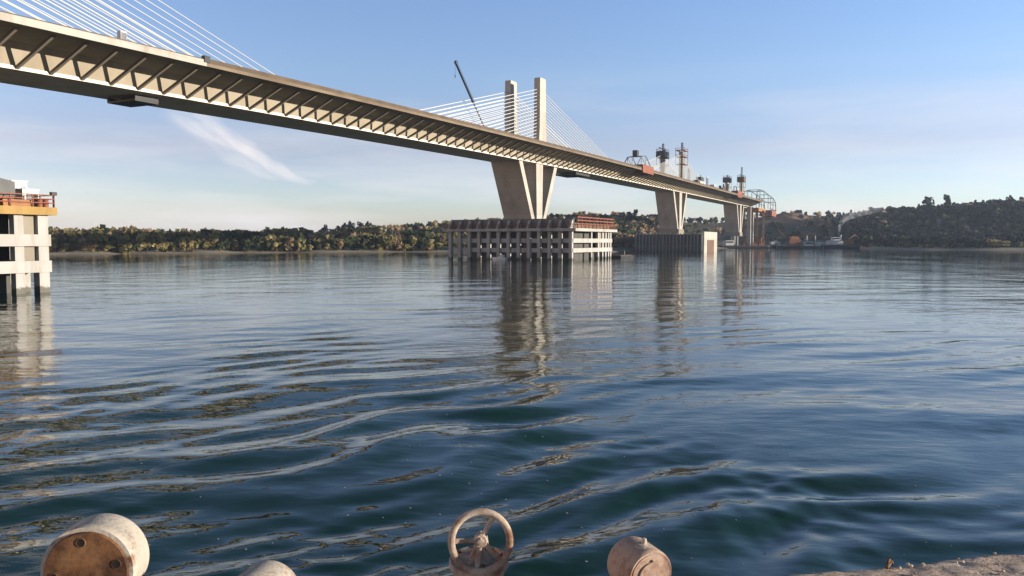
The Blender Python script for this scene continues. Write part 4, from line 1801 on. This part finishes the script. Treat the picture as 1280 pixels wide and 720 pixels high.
# valve with handwheel
cw = Vector((-.136, 3.40, 4.498))
t = thing('gate_valve', 'pale pink valve with a spoked handwheel standing on the quay edge', 'valve', (cw.x, cw.y, QZ), 0)
ow = Vector((0, 0, cw.z - QZ))
nrm = Vector((.05, -1, .14)).normalized()          # the wheel faces the camera
sx = nrm.cross(Vector((0, 0, 1))).normalized() * -1
sz = sx.cross(nrm).normalized() * -1
if sz.z < 0:
    sz = -sz
RW, rw = .1265, .0158
m = MB()
secs = []
nn = 64
ring_v, ring_f = [], []
for i in range(nn):
    a = 2 * PI * i / nn
    rad = sx * math.cos(a) + sz * math.sin(a)
    for j in range(14):
        b = 2 * PI * j / 14
        ring_v.append(ow + rad * (RW + math.cos(b) * rw) + nrm * math.sin(b) * rw * .95)
for i in range(nn):
    for j in range(14):
        a, b = i * 14, ((i + 1) % nn) * 14
        j2 = (j + 1) % 14
        ring_f.append((a + j, b + j, b + j2, a + j2))
m.add(ring_v, ring_f)
wheel = m.build('handwheel', PINKW, t, True)
for a in (R(180), R(62), R(318), R(262)):
    d = sx * math.cos(a) + sz * math.sin(a)
    m = MB()
    pts = [ow - nrm * .022 + d * .018, ow - nrm * .018 + d * .055, ow - nrm * .004 + d * (RW - .006)]
    wd = (.0135, .0105, .0125)
    secs = []
    tdir = d.cross(nrm).normalized()
    for p, w_ in zip(pts, wd):
        secs.append([p + tdir * math.cos(k * PI / 4) * w_ + nrm * math.sin(k * PI / 4) * w_ * .8 for k in range(8)])
    m.loft(secs)
    so_ = m.build('spoke', PINKW, t, True)
    so_.parent = wheel
m = MB()
m.lathe([(-.02, .030), (.012, .030), (.02, .026), (.02, .001)], ow - nrm * .02, nrm, 24)
m.lathe([(.0, .017), (.022, .016), (.024, .001)], ow, nrm, 4)
ho = m.build('hub', PINKW, t, True)
ho.parent = wheel
# stem, yoke, bonnet flange, body
m = MB()
back = -nrm
m.tube(ow + back * .02, ow + back * .16, .012, .012, 12)
m.build('stem', PINK, t, True)
m = MB()
for sgn in (-.5, .5):
    m.beam(ow + back * .10 + sx * .035 * sgn, Vector((.012 + .05 * sgn, .13, .10)), .018, .022)
m.build('yoke', PINKW, t)
fl = Vector((-.012, .10, .150))
m = MB()
m.lathe([(0, .03), (0, .128), (.006, .133), (.026, .133), (.032, .128), (.034, .055), (.045, .040), (.075, .028), (.10, .02), (.101, .001)], fl, (0.0, -.10, 1), 48)
m.build('bonnet_flange', PINKW, t, True)
for k in range(8):
    a = k * PI / 4 + .2
    m = MB()
    m.lathe([(-.012, .011), (.046, .011), (.047, .0005)], fl + Vector((math.cos(a) * .108, math.sin(a) * .108, 0)), (0, -.10, 1), 6)
    m.build('bolt', RUSTY, t)
m = MB()
m.lathe([(-.02, .125), (.0, .125), (.02, .10), (.06, .095), (.12, .115), (.149, .12)], Vector((fl.x, fl.y, 0)), (0, 0, 1), 40)
m.build('valve_body', PINK, t, True)

# loose bits lying on the quay
t = thing('shackle', 'rusty broken shackle lying on the quay edge in the right corner', 'shackle', (1.848, 3.838, QZ), .9)
t.scale = (.72, .72, .72)
m = MB()
m.path([(-.03, 0, .012), (-.025, .0, .04), (0, 0, .058), (.025, 0, .04), (.03, 0, .012)], .010, 10)
m.build('bow', RUSTY, t, True)
m = MB()
m.tube((-.048, 0, .014), (.05, 0, .014), .011, .011, 10)
m.tube((.046, 0, .014), (.064, 0, .014), .018, .018, 6)
m.build('pin', RUSTY, t, True)
m = MB()
g = random.Random(9)
for k in range(90):
    u, d = g.uniform(-.5, 3.0), abs(g.gauss(.05, .12)) + .015
    p = E1 + QD * u + QN * d
    r = g.uniform(.003, .011)
    vs = []
    n0 = len(m.v)
    bmm = bmesh.new()
    bmesh.ops.create_icosphere(bmm, subdivisions=1, radius=r)
    vs = [(p.x + v.co.x * g.uniform(.7, 1.3), p.y + v.co.y * g.uniform(.7, 1.3), QZ + r * .4 + v.co.z * g.uniform(.6, 1)) for v in bmm.verts]
    fs = [tuple(v.index for v in f.verts) for f in bmm.faces]
    bmm.free()
    m.add(vs, fs)
tag(m.build('gravel', quay_mat(), None), 'loose grit scattered on the concrete quay edge', 'grit', kind='stuff')
